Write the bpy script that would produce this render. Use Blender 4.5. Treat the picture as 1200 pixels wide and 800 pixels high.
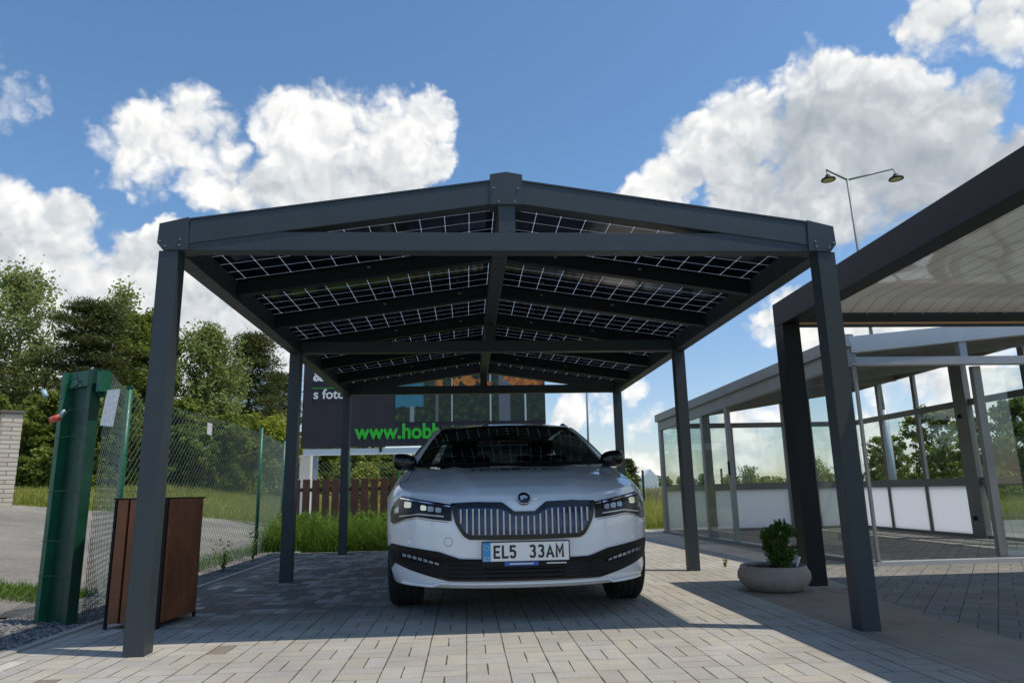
import bpy, bmesh, math, random
import numpy as np
from mathutils import Vector, Matrix
random.seed(7); RNG = np.random.default_rng(11)
for o in list(bpy.data.objects): bpy.data.objects.remove(o)
SC = bpy.context.scene; COL = SC.collection
PI = math.pi; R = math.radians

# ---------------------------------------------------------------- camera
CAMP = Vector((-0.24574604, -3.88631601, 0.775))
D_ = Vector((0.06554886, 0.97523095, 0.21125324))
R_ = Vector((0.99782761, -0.06266387, -0.02032969))
U_ = Vector((0.0065882, -0.21212691, 0.97721992))
F_ = 816.2256
cd = bpy.data.cameras.new('camera'); cam = bpy.data.objects.new('camera', cd); COL.objects.link(cam)
cam.matrix_world = Matrix(((R_.x, U_.x, -D_.x, CAMP.x), (R_.y, U_.y, -D_.y, CAMP.y), (R_.z, U_.z, -D_.z, CAMP.z), (0, 0, 0, 1)))
cd.sensor_fit = 'HORIZONTAL'; cd.sensor_width = 36.0; cd.lens = 36.0 * F_ / 1200.0
cd.clip_start = 0.05; cd.clip_end = 3000
SC.camera = cam
def ray(px, py):
    v = D_ + R_ * ((px - 600) / F_) - U_ * ((py - 400) / F_)
    return v.normalized()

# ---------------------------------------------------------------- light
SUN_H = Vector((0.430, -0.138))                      # horizontal run per metre of height
sunv = Vector((SUN_H.x, SUN_H.y, 1.0)).normalized()  # towards the sun
sun_el = math.asin(sunv.z); sun_az = math.atan2(sunv.x, sunv.y)
ld = bpy.data.lights.new('sun', 'SUN'); sun = bpy.data.objects.new('sun', ld); COL.objects.link(sun)
ld.energy = 3.6; ld.angle = R(0.53); ld.color = (1.0, 0.93, 0.82)
sun.rotation_euler = (-sunv).to_track_quat('-Z', 'Y').to_euler(); sun.location = (0, 0, 20)

SC.view_settings.view_transform = 'Standard'; SC.view_settings.look = 'None'
SC.view_settings.exposure = -0.15; SC.view_settings.gamma = 1; SC.view_settings.use_curve_mapping = False
SC.render.resolution_x = 1024; SC.render.resolution_y = 682

# ---------------------------------------------------------------- node helpers
class NT:
    def __init__(s, tree): s.t = tree; s.n = tree.nodes; s.l = tree.links
    def new(s, typ, **k):
        n = s.n.new(typ)
        for a, b in k.items():
            if a == 'ins':
                for i, v in b.items(): s.set(n.inputs[i], v)
            else: setattr(n, a, b)
        return n
    def set(s, inp, v):
        if hasattr(v, 'is_linked') or isinstance(v, bpy.types.NodeSocket): s.l.new(v, inp)
        else: inp.default_value = v
    def math(s, op, a, b=0.0, c=0.0, clamp=False):
        n = s.n.new('ShaderNodeMath'); n.operation = op; n.use_clamp = clamp
        s.set(n.inputs[0], a); s.set(n.inputs[1], b); s.set(n.inputs[2], c); return n.outputs[0]
    def vmath(s, op, a, b=(0, 0, 0), out=0):
        n = s.n.new('ShaderNodeVectorMath'); n.operation = op
        s.set(n.inputs[0], a); s.set(n.inputs[1], b); return n.outputs[out]
    def noise(s, vec, scale, detail=4, rough=.55, dist=0.0, out=0):
        n = s.n.new('ShaderNodeTexNoise'); s.l.new(vec, n.inputs['Vector'])
        n.inputs['Scale'].default_value = scale; n.inputs['Detail'].default_value = detail
        n.inputs['Roughness'].default_value = rough; n.inputs['Distortion'].default_value = dist
        return n.outputs[out]
    def ramp(s, fac, pts, interp='LINEAR'):
        n = s.n.new('ShaderNodeValToRGB'); n.color_ramp.interpolation = interp
        e = n.color_ramp.elements
        while len(e) < len(pts): e.new(0.5)
        for i, (p, c) in enumerate(pts):
            e[i].position = p; e[i].color = (c[0], c[1], c[2], 1) if hasattr(c, '__len__') else (c, c, c, 1)
        s.set(n.inputs[0], fac); return n.outputs[0]
    def mix(s, f, a, b, mode='MIX'):
        n = s.n.new('ShaderNodeMix'); n.data_type = 'RGBA'; n.blend_type = mode
        s.set(n.inputs[0], f)
        for i, v in ((6, a), (7, b)):
            if isinstance(v, tuple) and len(v) == 3: v = (*v, 1)
            s.set(n.inputs[i], v)
        return n.outputs[2]
    def mrange(s, v, a, b, c=0.0, d=1.0, smooth=False):
        n = s.n.new('ShaderNodeMapRange'); n.clamp = True
        if smooth: n.interpolation_type = 'SMOOTHSTEP'
        for i, x in enumerate((v, a, b, c, d)): s.set(n.inputs[i], x)
        return n.outputs[0]

# ---------------------------------------------------------------- world: sky and cumulus clouds
W = bpy.data.worlds.new('World'); SC.world = W; W.use_nodes = True
wt = NT(W.node_tree); W.node_tree.nodes.clear()
sky = wt.new('ShaderNodeTexSky', sky_type='NISHITA', sun_disc=False)
sky.sun_elevation = sun_el; sky.sun_rotation = sun_az; sky.altitude = 400; sky.air_density = 1.0; sky.dust_density = 0.6; sky.ozone_density = 2.0
gen = wt.new('ShaderNodeTexCoord').outputs['Generated']
gdir = wt.vmath('NORMALIZE', gen)
wx = wt.noise(gdir, 7.0, 5, .6, out=1)
warp = wt.vmath('SCALE', wt.vmath('SUBTRACT', wx, (.5, .5, .5))); W.node_tree.nodes[-1]
sn = warp.node; sn.inputs[3].default_value = 0.10
wdir = wt.vmath('ADD', gdir, warp)
wdirn = wt.vmath('NORMALIZE', wdir)
# (pixel x, pixel y, angular radius in px at f, weight): directions of the cloud masses
BL = [(395,155,62,1),(455,165,66,1),(345,150,46,.95),(355,210,56,1),(500,140,36,.95),(445,215,62,1),(512,190,32,.9),(300,225,36,.85),(400,235,60,1),
 (205,150,50,.80),(160,165,50,.76),(240,185,52,.78),(218,118,32,.74),(270,215,40,.72),(128,160,30,.64),(185,200,40,.62),
 (20,262,50,1),(72,248,34,1),(108,250,22,.85),(45,330,80,1),(-60,280,90,1),(0,390,100,1),(205,285,28,.95),(165,318,40,.95),(235,335,54,1),(110,390,100,1),(210,400,90,1),(300,390,60,.95),(120,330,40,.8),
 (40,106,32,.44),(92,92,24,.52),(8,118,28,.42),
 (928,84,38,1),(985,104,44,1),(875,140,46,1),(830,182,46,1),(1050,120,44,1),(1115,138,38,.95),(785,212,36,1),(745,224,28,.9),(950,170,70,1),(1050,200,76,1),(1180,200,40,.95),(1120,225,56,.95),(880,230,62,1),(1270,230,80,1),(960,255,44,.9),(1010,258,40,.8),
 (1120,22,38,.80),(1180,10,44,.80),(1078,38,22,.68),(1250,40,50,.75),
 (765,487,22,.66),(900,380,34,.75),(925,350,28,.7),(745,450,24,.62),(700,470,34,.66),(860,500,34,.72),(960,392,40,.9),(1015,385,50,.95),(1050,400,60,.9),
 (790,545,34,.64),(720,540,34,.64),(660,480,26,.75),(880,530,60,.70),(960,520,60,.66),(1060,480,50,.60),(1150,450,60,.72),(740,560,60,.66),(1000,540,80,.66),(920,480,30,.6),
 (560,-520,200,.8),(1500,-400,200,.8),(-500,200,260,.9),(1900,300,260,.9)]
DK = [(330,235,50,.35),(430,225,56,.55),(480,215,40,.35),(50,340,80,.45),(110,330,60,.45),(190,370,90,.40),
 (900,190,50,.45),(960,210,90,.9),(1050,235,100,1.0),(860,225,56,.55),(820,240,40,.4),(905,250,60,.7),(1150,110,40,.35),(1180,240,60,.6),(1020,150,46,.35),(1140,38,36,.35),(1050,395,50,.3)]
def field(lst, vec):
    acc = None
    for px, py, r, w in lst:
        v = ray(px, py); c = math.cos(r / F_)
        d = wt.vmath('DOT_PRODUCT', vec, tuple(v), out=1)
        m = wt.math('MULTIPLY', wt.mrange(d, 1 - (1 - c) * 2.2, 1 - (1 - c) * 0.15, 0, 1), w)
        acc = m if acc is None else wt.math('MAXIMUM', acc, m)
    return acc
fb = field(BL, wdirn); fd = field(DK, wdirn)
def billow(vec):
    acc = None
    for sc_, am in ((12.0, .46), (27.0, .30), (64.0, .17)):
        vn = wt.new('ShaderNodeTexVoronoi', feature='F1'); W.node_tree.links.new(vec, vn.inputs['Vector'])
        vn.inputs['Scale'].default_value = sc_; pass
        t_ = wt.math('MULTIPLY', wt.math('SUBTRACT', .50, vn.outputs['Distance']), am)
        acc = t_ if acc is None else wt.math('ADD', acc, t_)
    return acc
wx2 = wt.vmath('SCALE', wt.vmath('SUBTRACT', wt.noise(gdir, 30.0, 4, .6, out=1), (.5, .5, .5))); wx2.node.inputs[3].default_value = .022
bdir = wt.vmath('ADD', wdir, wx2)
b1 = billow(bdir); b2 = billow(wt.vmath('ADD', bdir, tuple(Vector((.45, -.2, .87)) * .018)))
n1 = wt.noise(wdir, 7.0, 8, .60); n3 = wt.noise(gdir, 34.0, 6, .65)
dens = wt.math('ADD', fb, wt.math('MULTIPLY', b1, .95))
dens = wt.math('ADD', dens, wt.math('MULTIPLY', wt.math('SUBTRACT', n1, .5), .75))
dens = wt.math('ADD', dens, wt.math('MULTIPLY', wt.math('SUBTRACT', n3, .5), .22))
alpha = wt.mrange(dens, .49, .80, 0, 1, True)
relief = wt.math('MULTIPLY', wt.math('SUBTRACT', b1, b2), 0.9)
thick = wt.mrange(dens, .60, 1.1, 0, 1, True)
shade = wt.math('ADD', 1.02, relief)
shade = wt.math('SUBTRACT', shade, wt.math('MULTIPLY', thick, .02))
shade = wt.math('SUBTRACT', shade, wt.math('MULTIPLY', wt.math('MULTIPLY', fd, wt.mrange(wt.noise(wdir, 5.0, 5, .55), .35, .60, .40, 1.0)), .60))
shade = wt.mrange(shade, .25, 1.10, 0, 1)
ccol = wt.ramp(shade, [(0, (.34, .38, .43)), (.5, (.52, .56, .60)), (.8, (.76, .78, .79)), (1, (.97, .96, .94))])
cs = wt.vmath('SCALE', ccol); cs.node.inputs[3].default_value = 11.9
gz_ = wt.new('ShaderNodeSeparateXYZ', ins={0: gdir}).outputs[2]
tint = wt.mix(wt.mrange(gz_, .02, .38), (1.50, 1.42, 1.45), (1.33, 1.66, 1.80))
skyt = wt.mix(1.0, sky.outputs[0], tint, 'MULTIPLY')
wcol = wt.mix(alpha, skyt, cs)
bg = wt.new('ShaderNodeBackground', ins={0: wcol, 1: 0.1}); wo = wt.new('ShaderNodeOutputWorld', ins={0: bg.outputs[0]})

# ---------------------------------------------------------------- materials
MATS = {}
def mat(name, color=(.5, .5, .5), rough=.5, metal=0, spec=.5, coat=0, bump=0, bscale=60, var=0, vscale=3, trans=0, emis=None):
    m = bpy.data.materials.new(name); m.use_nodes = True; t = NT(m.node_tree); b = m.node_tree.nodes['Principled BSDF']
    b.inputs['Base Color'].default_value = (*color, 1); b.inputs['Roughness'].default_value = rough; b.inputs['Metallic'].default_value = metal
    b.inputs['Specular IOR Level'].default_value = spec; b.inputs['Coat Weight'].default_value = coat; b.inputs['Coat Roughness'].default_value = .04
    oc = t.new('ShaderNodeTexCoord').outputs['Object']
    if var:
        n = t.noise(oc, vscale, 6, .6)
        f = t.mrange(n, .3, .7, 1 - var, 1 + var)
        t.set(b.inputs['Base Color'], t.mix(1.0, (*color, 1), t.new('ShaderNodeCombineColor', ins={0: f, 1: f, 2: f}).outputs[0], 'MULTIPLY'))
        t.set(b.inputs['Roughness'], t.mrange(t.noise(oc, vscale * 4, 4), .3, .7, max(.02, rough - .08), min(1, rough + .1)))
    if bump:
        bn = t.new('ShaderNodeBump', ins={0: bump, 1: .01, 'Height': t.noise(oc, bscale, 4)}); t.set(b.inputs['Normal'], bn.outputs[0])
    MATS[name] = m; return m
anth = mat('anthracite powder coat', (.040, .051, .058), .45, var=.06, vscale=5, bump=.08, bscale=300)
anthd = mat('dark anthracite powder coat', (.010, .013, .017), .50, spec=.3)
alugrey = mat('grey aluminium frame', (.30, .305, .30), .38, metal=.35, var=.08)
aluw = mat('light grey aluminium frame', (.46, .47, .48), .36, metal=.25, var=.06)
alud = mat('bronze grey aluminium frame', (.23, .225, .21), .42, metal=.2, var=.08)
steel = mat('galvanised steel', (.30, .32, .33), .55, metal=.3, var=.12, vscale=12)
bolt = mat('bolt steel', (.30, .31, .32), .45, metal=.6)
black = mat('black plastic', (.007, .007, .008), .55, spec=.3)
gloss_black = mat('gloss black', (.005, .005, .006), .22, coat=.15)
rubber = mat('tyre rubber', (.018, .018, .018), .8, bump=.3, bscale=120)
paint = mat('white car paint', (.86, .88, .90), .30, coat=1.0, spec=.5)
chrome = mat('chrome', (.75, .76, .78), .12, metal=1)
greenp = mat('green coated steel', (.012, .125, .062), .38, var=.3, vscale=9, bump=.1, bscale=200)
greendk = mat('dark and painted shade green steel', (.006, .055, .032), .42, var=.25, vscale=9)  # also paints the shaded right flange of the gate post
wood = mat('bin slat wood', (.23, .075, .026), .5, var=.35, vscale=6, bump=.3, bscale=40)
woodfence = mat('brown stained wood', (.105, .042, .028), .6, var=.35, vscale=5)
whitep = mat('white panel', (.76, .77, .80), .4, var=.03)
offwhite = mat('cream render', (.70, .68, .63), .7, var=.1)
plate_w = mat('licence plate white', (.86, .86, .82), .35)
plate_b = mat('plate blue', (.02, .30, .62), .4)
txtblack = mat('black lettering', (.012, .012, .012), .5)
txtwhite = mat('white lettering', (.75, .75, .76), .5)
txtgreen = mat('green lettering', (.02, .50, .02), .5)
redp = mat('red plastic', (.75, .10, .06), .4)
bluegrey = mat('pale blue plastic', (.40, .55, .62), .4)
banner = mat('dark purple banner vinyl', (.020, .015, .022), .5, var=.35, vscale=2, bump=.25, bscale=3)
bark = mat('bark', (.10, .075, .05), .9, bump=.6, bscale=14, var=.4, vscale=4)
birchbark = mat('birch bark', (.34, .33, .30), .8, var=.5, vscale=5)
rooft = mat('grey roof tiles', (.20, .17, .15), .8, var=.2, vscale=10)
planterm = mat('planter concrete', (.36, .30, .26), .75, var=.12, vscale=14, bump=.15, bscale=180)
soil = mat('soil', (.05, .03, .018), .95, bump=1, bscale=60, var=.5, vscale=40)
tarp = mat('white paper tag', (.72, .74, .76), .7, var=.2, vscale=60)
stone = mat('crushed stone', (.20, .19, .18), .85, var=.5, vscale=3)

def trans_white():
    m = mat('translucent white panel', (.88, .88, .89), .4); t = NT(m.node_tree); b = m.node_tree.nodes['Principled BSDF']
    tl = t.new('ShaderNodeBsdfTranslucent', ins={0: (.95, .95, .96, 1)}); mx = t.new('ShaderNodeMixShader', ins={0: .75, 1: b.outputs[0], 2: tl.outputs[0]})
    t.l.new(mx.outputs[0], m.node_tree.nodes['Material Output'].inputs[0]); return m
panel_w = trans_white()
def grille_mat():
    m = mat('black grille with painted sky reflection', (.014, .045, .13), .16, coat=.4); return m  # blue of the reflected sky is painted into the base colour
grille_sky_tint = grille_mat()
def lens(name, col, e=0):
    m = mat(name, col, .08, coat=1, spec=.8); 
    if e:
        b = m.node_tree.nodes['Principled BSDF']; b.inputs['Emission Color'].default_value = (*col, 1); b.inputs['Emission Strength'].default_value = e
    return m
hl_dark = mat('smoked headlight lens', (.006, .007, .009), .22, spec=.3); hl_lens = lens('clear headlight projector', (.34, .38, .42)); hl_yel = lens('lit headlight projector', (.90, .88, .62), .30)

def glass_mat(name, tint=(.88, .92, .91), refl=.10, rough=.0):
    m = bpy.data.materials.new(name); m.use_nodes = True; m.node_tree.nodes.clear(); t = NT(m.node_tree)
    tr = t.new('ShaderNodeBsdfTransparent', ins={0: (*tint, 1)}); gl = t.new('ShaderNodeBsdfGlossy', ins={0: (1, 1, 1, 1), 1: rough})
    fc = t.new('ShaderNodeLayerWeight').outputs['Facing']; f = t.math('ADD', t.math('MULTIPLY', t.math('POWER', fc, 5.0), .9), .025 + refl * .25, clamp=True)
    mx = t.new('ShaderNodeMixShader', ins={0: f, 1: tr.outputs[0], 2: gl.outputs[0]})
    t.new('ShaderNodeOutputMaterial', ins={0: mx.outputs[0]}); return m
glass = glass_mat('window glass'); glass_side = glass_mat('sliding door glass', (.86, .90, .86), .15)
autoglass = glass_mat('tinted car glass', (.10, .12, .12), .25)
smoke_pc = glass_mat('bronze polycarbonate roof', (.17, .145, .12), .1, .15)

def pv_mat():
    m = bpy.data.materials.new('bifacial solar cells'); m.use_nodes = True; m.node_tree.nodes.clear(); t = NT(m.node_tree)
    oc = t.new('ShaderNodeTexCoord').outputs['Object']; sp = t.new('ShaderNodeSeparateXYZ', ins={0: oc})
    def lines(v, pitch, w):
        f = t.math('FRACT', t.math('DIVIDE', v, pitch)); d = t.math('MULTIPLY', t.math('MINIMUM', f, t.math('SUBTRACT', 1, f)), pitch)
        return d, t.math('LESS_THAN', d, w)
    dx, lx = lines(sp.outputs[0], .163, .0012); dy, ly = lines(sp.outputs[1], .163, .0012)
    dia = t.math('LESS_THAN', t.math('ADD', dx, dy), .007)
    g = t.math('MAXIMUM', t.math('MAXIMUM', lx, ly), dia)
    cell = t.new('ShaderNodeBsdfPrincipled', ins={'Base Color': (.006, .007, .016, 1), 'Roughness': .10, 'Specular IOR Level': .5})
    tl = t.new('ShaderNodeBsdfTransparent', ins={0: (.72, .78, .86, 1)}); tg = t.new('ShaderNodeBsdfTranslucent', ins={0: (.33, .37, .44, 1)})
    mm = t.new('ShaderNodeMixShader', ins={0: .85, 1: tl.outputs[0], 2: tg.outputs[0]})
    mx = t.new('ShaderNodeMixShader', ins={0: g, 1: cell.outputs[0], 2: mm.outputs[0]})
    t.new('ShaderNodeOutputMaterial', ins={0: mx.outputs[0]}); return m
pv = pv_mat()

def awning_mat():
    m = bpy.data.materials.new('cream polycarbonate awning'); m.use_nodes = True; t = NT(m.node_tree); b = m.node_tree.nodes['Principled BSDF']
    oc = t.new('ShaderNodeTexCoord').outputs['Object']; sp = t.new('ShaderNodeSeparateXYZ', ins={0: oc})
    f = t.math('FRACT', t.math('DIVIDE', sp.outputs[0], .135)); ln = t.mrange(f, 0, .10, .30, 1)
    n = t.noise(t.vmath('MULTIPLY', oc, (3.0, .5, 1)), 1.1, 2, .5)
    c = t.ramp(n, [(.35, (.24, .225, .185)), (.65, (.29, .275, .225))])
    c = t.mix(1.0, c, t.new('ShaderNodeCombineColor', ins={0: ln, 1: ln, 2: ln}).outputs[0], 'MULTIPLY')
    t.set(b.inputs['Base Color'], c); b.inputs['Roughness'].default_value = .10; b.inputs['Coat Weight'].default_value = 1.0; b.inputs['Coat Roughness'].default_value = .03
    bn = t.new('ShaderNodeBump', ins={0: .25, 1: .01, 'Height': t.math('ADD', t.math('MULTIPLY', t.noise(t.vmath('MULTIPLY', oc, (1, 9, 1)), 2.0, 1), .5), ln)}); t.set(b.inputs['Normal'], bn.outputs[0])
    tl = t.new('ShaderNodeBsdfTranslucent', ins={0: c}); out = m.node_tree.nodes['Material Output']
    mx = t.new('ShaderNodeMixShader', ins={0: .34, 1: b.outputs[0], 2: tl.outputs[0]}); t.l.new(mx.outputs[0], out.inputs[0]); return m
awn = awning_mat()

def leaf_mat(name, c1, c2, c3, transl=.35):
    m = bpy.data.materials.new(name); m.use_nodes = True; t = NT(m.node_tree); b = m.node_tree.nodes['Principled BSDF']
    oc = t.new('ShaderNodeTexCoord').outputs['Object']; g = t.new('ShaderNodeNewGeometry')
    rnd = g.outputs['Random Per Island']
    f = t.math('ADD', t.math('MULTIPLY', rnd, .55), t.math('MULTIPLY', t.noise(oc, .9, 3), .55), clamp=True)
    c = t.ramp(f, [(.15, c1), (.5, c2), (.9, c3)])
    t.set(b.inputs['Base Color'], c); b.inputs['Roughness'].default_value = .55; b.inputs['Specular IOR Level'].default_value = .3
    tl = t.new('ShaderNodeBsdfTranslucent', ins={0: c}); out = m.node_tree.nodes['Material Output']
    mx = t.new('ShaderNodeMixShader', ins={0: transl, 1: b.outputs[0], 2: tl.outputs[0]}); t.l.new(mx.outputs[0], out.inputs[0]); return m
lf_mid = leaf_mat('broadleaf foliage', (.10, .13, .022), (.19, .24, .04), (.31, .36, .07), .5)
lf_light = leaf_mat('pale willow foliage', (.17, .21, .055), (.28, .33, .10), (.40, .45, .16), .55)
lf_dark = leaf_mat('pine needles', (.038, .050, .012), (.080, .092, .022), (.16, .16, .045), .3)
lf_yel = leaf_mat('yellow green foliage', (.16, .18, .02), (.30, .32, .035), (.45, .44, .06))
lf_box = leaf_mat('boxwood leaves', (.03, .07, .010), (.07, .15, .022), (.14, .26, .04), .35)
lf_grass = leaf_mat('tall grass blades', (.05, .10, .012), (.12, .22, .025), (.26, .38, .06), .45)
lf_field = leaf_mat('meadow grass blades', (.20, .23, .035), (.33, .35, .065), (.50, .46, .14), .5)
lf_dry = leaf_mat('dry grass seed heads', (.20, .16, .08), (.32, .26, .13), (.42, .36, .20), .3)

def ground_mat(name, cols, scale=1.2, rough=.95, bump=.6, bscale=25):
    m = bpy.data.materials.new(name); m.use_nodes = True; t = NT(m.node_tree); b = m.node_tree.nodes['Principled BSDF']
    oc = t.new('ShaderNodeTexCoord').outputs['Object']
    n = t.math('ADD', t.math('MULTIPLY', t.noise(oc, scale, 6, .6), .6), t.math('MULTIPLY', t.noise(oc, scale * 24, 5, .7), .4))
    t.set(b.inputs['Base Color'], t.ramp(n, cols)); b.inputs['Roughness'].default_value = rough; b.inputs['Specular IOR Level'].default_value = .2
    bn = t.new('ShaderNodeBump', ins={0: bump, 1: .03, 'Height': t.noise(oc, bscale, 6, .7)}); t.set(b.inputs['Normal'], bn.outputs[0]); return m
grass_m = ground_mat('meadow ground', [(.3, (.09, .12, .03)), (.5, (.16, .19, .045)), (.7, (.25, .24, .085))], .25)
asphalt = ground_mat('worn asphalt', [(.32, (.15, .138, .12)), (.5, (.25, .228, .195)), (.62, (.33, .30, .255)), (.75, (.42, .38, .32))], .7, bscale=60)
gravel_m = ground_mat('dark gravel', [(.3, (.05, .05, .048)), (.5, (.13, .125, .12)), (.72, (.28, .27, .25))], 4, bump=1, bscale=45)

def paving_mat(name, bx, by, ox, oy, ang, base, var, jointdark, mixed=False):
    m = bpy.data.materials.new(name); m.use_nodes = True; t = NT(m.node_tree); b = m.node_tree.nodes['Principled BSDF']
    oc = t.new('ShaderNodeTexCoord').outputs['Object']
    mp = t.new('ShaderNodeMapping', ins={0: oc}); mp.inputs['Rotation'].default_value = (0, 0, ang)
    wob = t.vmath('SCALE', t.vmath('SUBTRACT', t.noise(oc, 2.3, 2, out=1), (.5, .5, .5))); wob.node.inputs[3].default_value = .007
    sp = t.new('ShaderNodeSeparateXYZ', ins={0: t.vmath('ADD', mp.outputs[0], wob)})
    X = t.math('DIVIDE', t.math('SUBTRACT', sp.outputs[0], ox), bx); Y = t.math('DIVIDE', t.math('SUBTRACT', sp.outputs[1], oy), by)
    cx, cy = t.math('FLOOR', X), t.math('FLOOR', Y); fx, fy = t.math('FRACT', X), t.math('FRACT', Y)
    par = t.math('ABSOLUTE', t.math('MODULO', t.math('ADD', cx, cy), 2.0)); par = t.math('GREATER_THAN', par, .5)
    npar = t.math('SUBTRACT', 1, par)
    u2 = t.math('FRACT', t.math('MULTIPLY', fx, 2)); v2 = t.math('FRACT', t.math('MULTIPLY', fy, 2))
    def edge(f, s): return t.math('MULTIPLY', t.math('MINIMUM', f, t.math('SUBTRACT', 1, f)), s)
    def sel(a, c): return t.math('ADD', t.math('MULTIPLY', npar, a), t.math('MULTIPLY', par, c))
    dx = sel(edge(u2, bx / 2), edge(fx, bx)); dy = sel(edge(fy, by), edge(v2, by / 2))
    isub = sel(t.math('GREATER_THAN', fx, .5), t.math('GREATER_THAN', fy, .5))
    wn = t.new('ShaderNodeTexWhiteNoise', noise_dimensions='3D', ins={0: t.new('ShaderNodeCombineXYZ', ins={0: cx, 1: cy, 2: t.math('ADD', isub, t.math('MULTIPLY', par, 3.3))}).outputs[0]})
    rv = wn.outputs[0]; rc = t.new('ShaderNodeSeparateXYZ', ins={0: wn.outputs[1]})
    jn = t.noise(oc, 7, 4)
    jw = t.mrange(jn, .35, .65, .0022, .0055)
    cracked = t.mrange(t.noise(oc, 3.1, 4), .4, .6, .15, .75)
    jx = t.math('SUBTRACT', 1, t.mrange(dx, t.math('MULTIPLY', jw, .45), jw)); jy = t.math('MULTIPLY', t.math('SUBTRACT', 1, t.mrange(dy, t.math('MULTIPLY', jw, .3), jw)), cracked)
    J = t.math('MAXIMUM', jx, jy)
    val = t.mrange(rv, 0, 1, 1 - var, 1 + var)
    val = t.math('MULTIPLY', val, t.mrange(t.noise(oc, 1.3, 6, .65), .3, .7, .80, 1.14))
    val = t.math('MULTIPLY', val, t.mrange(t.noise(oc, 90, 3, .7), .3, .7, .86, 1.12))
    hue = t.mix(t.mrange(rc.outputs[1], 0, 1), (base[0] * 1.02, base[1], base[2] * .95), (base[0] * .97, base[1], base[2] * 1.05))
    if mixed:
        spo = t.new('ShaderNodeSeparateXYZ', ins={0: oc})
        msk = t.math('MULTIPLY', t.mrange(t.math('ADD', spo.outputs[1], t.math('MULTIPLY', t.noise(oc, 1.2, 3), .8)), 1.0, 1.7), t.mrange(spo.outputs[0], -.2, -1.0))
        mixc = t.ramp(rc.outputs[0], [(0, (.13, .095, .075)), (.3, (.10, .10, .10)), (.55, (.22, .19, .16)), (.8, (.30, .29, .28)), (1, (.38, .37, .36))], 'CONSTANT')
        hue = t.mix(t.math('MULTIPLY', msk, .8), hue, mixc)
        lt = t.math('MULTIPLY', t.math('GREATER_THAN', rc.outputs[2], .95), t.mrange(spo.outputs[0], -1.2, -1.8))
        hue = t.mix(lt, hue, (.56, .50, .43))
        br = t.math('MULTIPLY', t.math('LESS_THAN', rc.outputs[2], .06), t.mrange(spo.outputs[0], -1.0, -1.6))
        hue = t.mix(br, hue, (.26, .20, .155))
    col = t.mix(1.0, hue, t.new('ShaderNodeCombineColor', ins={0: val, 1: val, 2: val}).outputs[0], 'MULTIPLY')
    spots = t.math('GREATER_THAN', t.noise(oc, 55, 2, .5), .70)
    col = t.mix(t.math('MULTIPLY', spots, .5), col, (.10, .085, .07))
    stain = t.mrange(t.noise(oc, .8, 6, .7), .52, .70); col = t.mix(t.math('MULTIPLY', stain, .22), col, (.20, .17, .13))
    stain2 = t.mrange(t.noise(oc, 6.5, 4, .6), .66, .74); col = t.mix(t.math('MULTIPLY', stain2, .25), col, (.14, .12, .10))
    moss = t.ramp(t.noise(oc, 5, 3), [(.4, (.055, .045, .035)), (.6, (.075, .070, .03))])
    col = t.mix(t.math('MULTIPLY', J, jointdark), col, moss)
    t.set(b.inputs['Base Color'], col); b.inputs['Roughness'].default_value = .88; b.inputs['Specular IOR Level'].default_value = .25
    h = t.math('ADD', t.math('MULTIPLY', t.math('SUBTRACT', 1, J), 1.0), t.math('MULTIPLY', t.noise(oc, 120, 4, .7), .22))
    h = t.math('ADD', h, t.math('MULTIPLY', rv, .25))
    bn = t.new('ShaderNodeBump', ins={0: .7, 1: .006, 'Height': h}); t.set(b.inputs['Normal'], bn.outputs[0]); return m
pave = paving_mat('basket weave concrete pavers', .19, .206, -.064, .008, 0, (.425, .392, .340), .06, .92, True)
pave2 = paving_mat('diagonal concrete pavers', .19, .19, 0, 0, R(38), (.25, .235, .21), .12, .85)
pinkm = paving_mat('beige paving slabs', .60, .60, .1, .2, 0, (.36, .29, .23), .06, .5)

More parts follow.
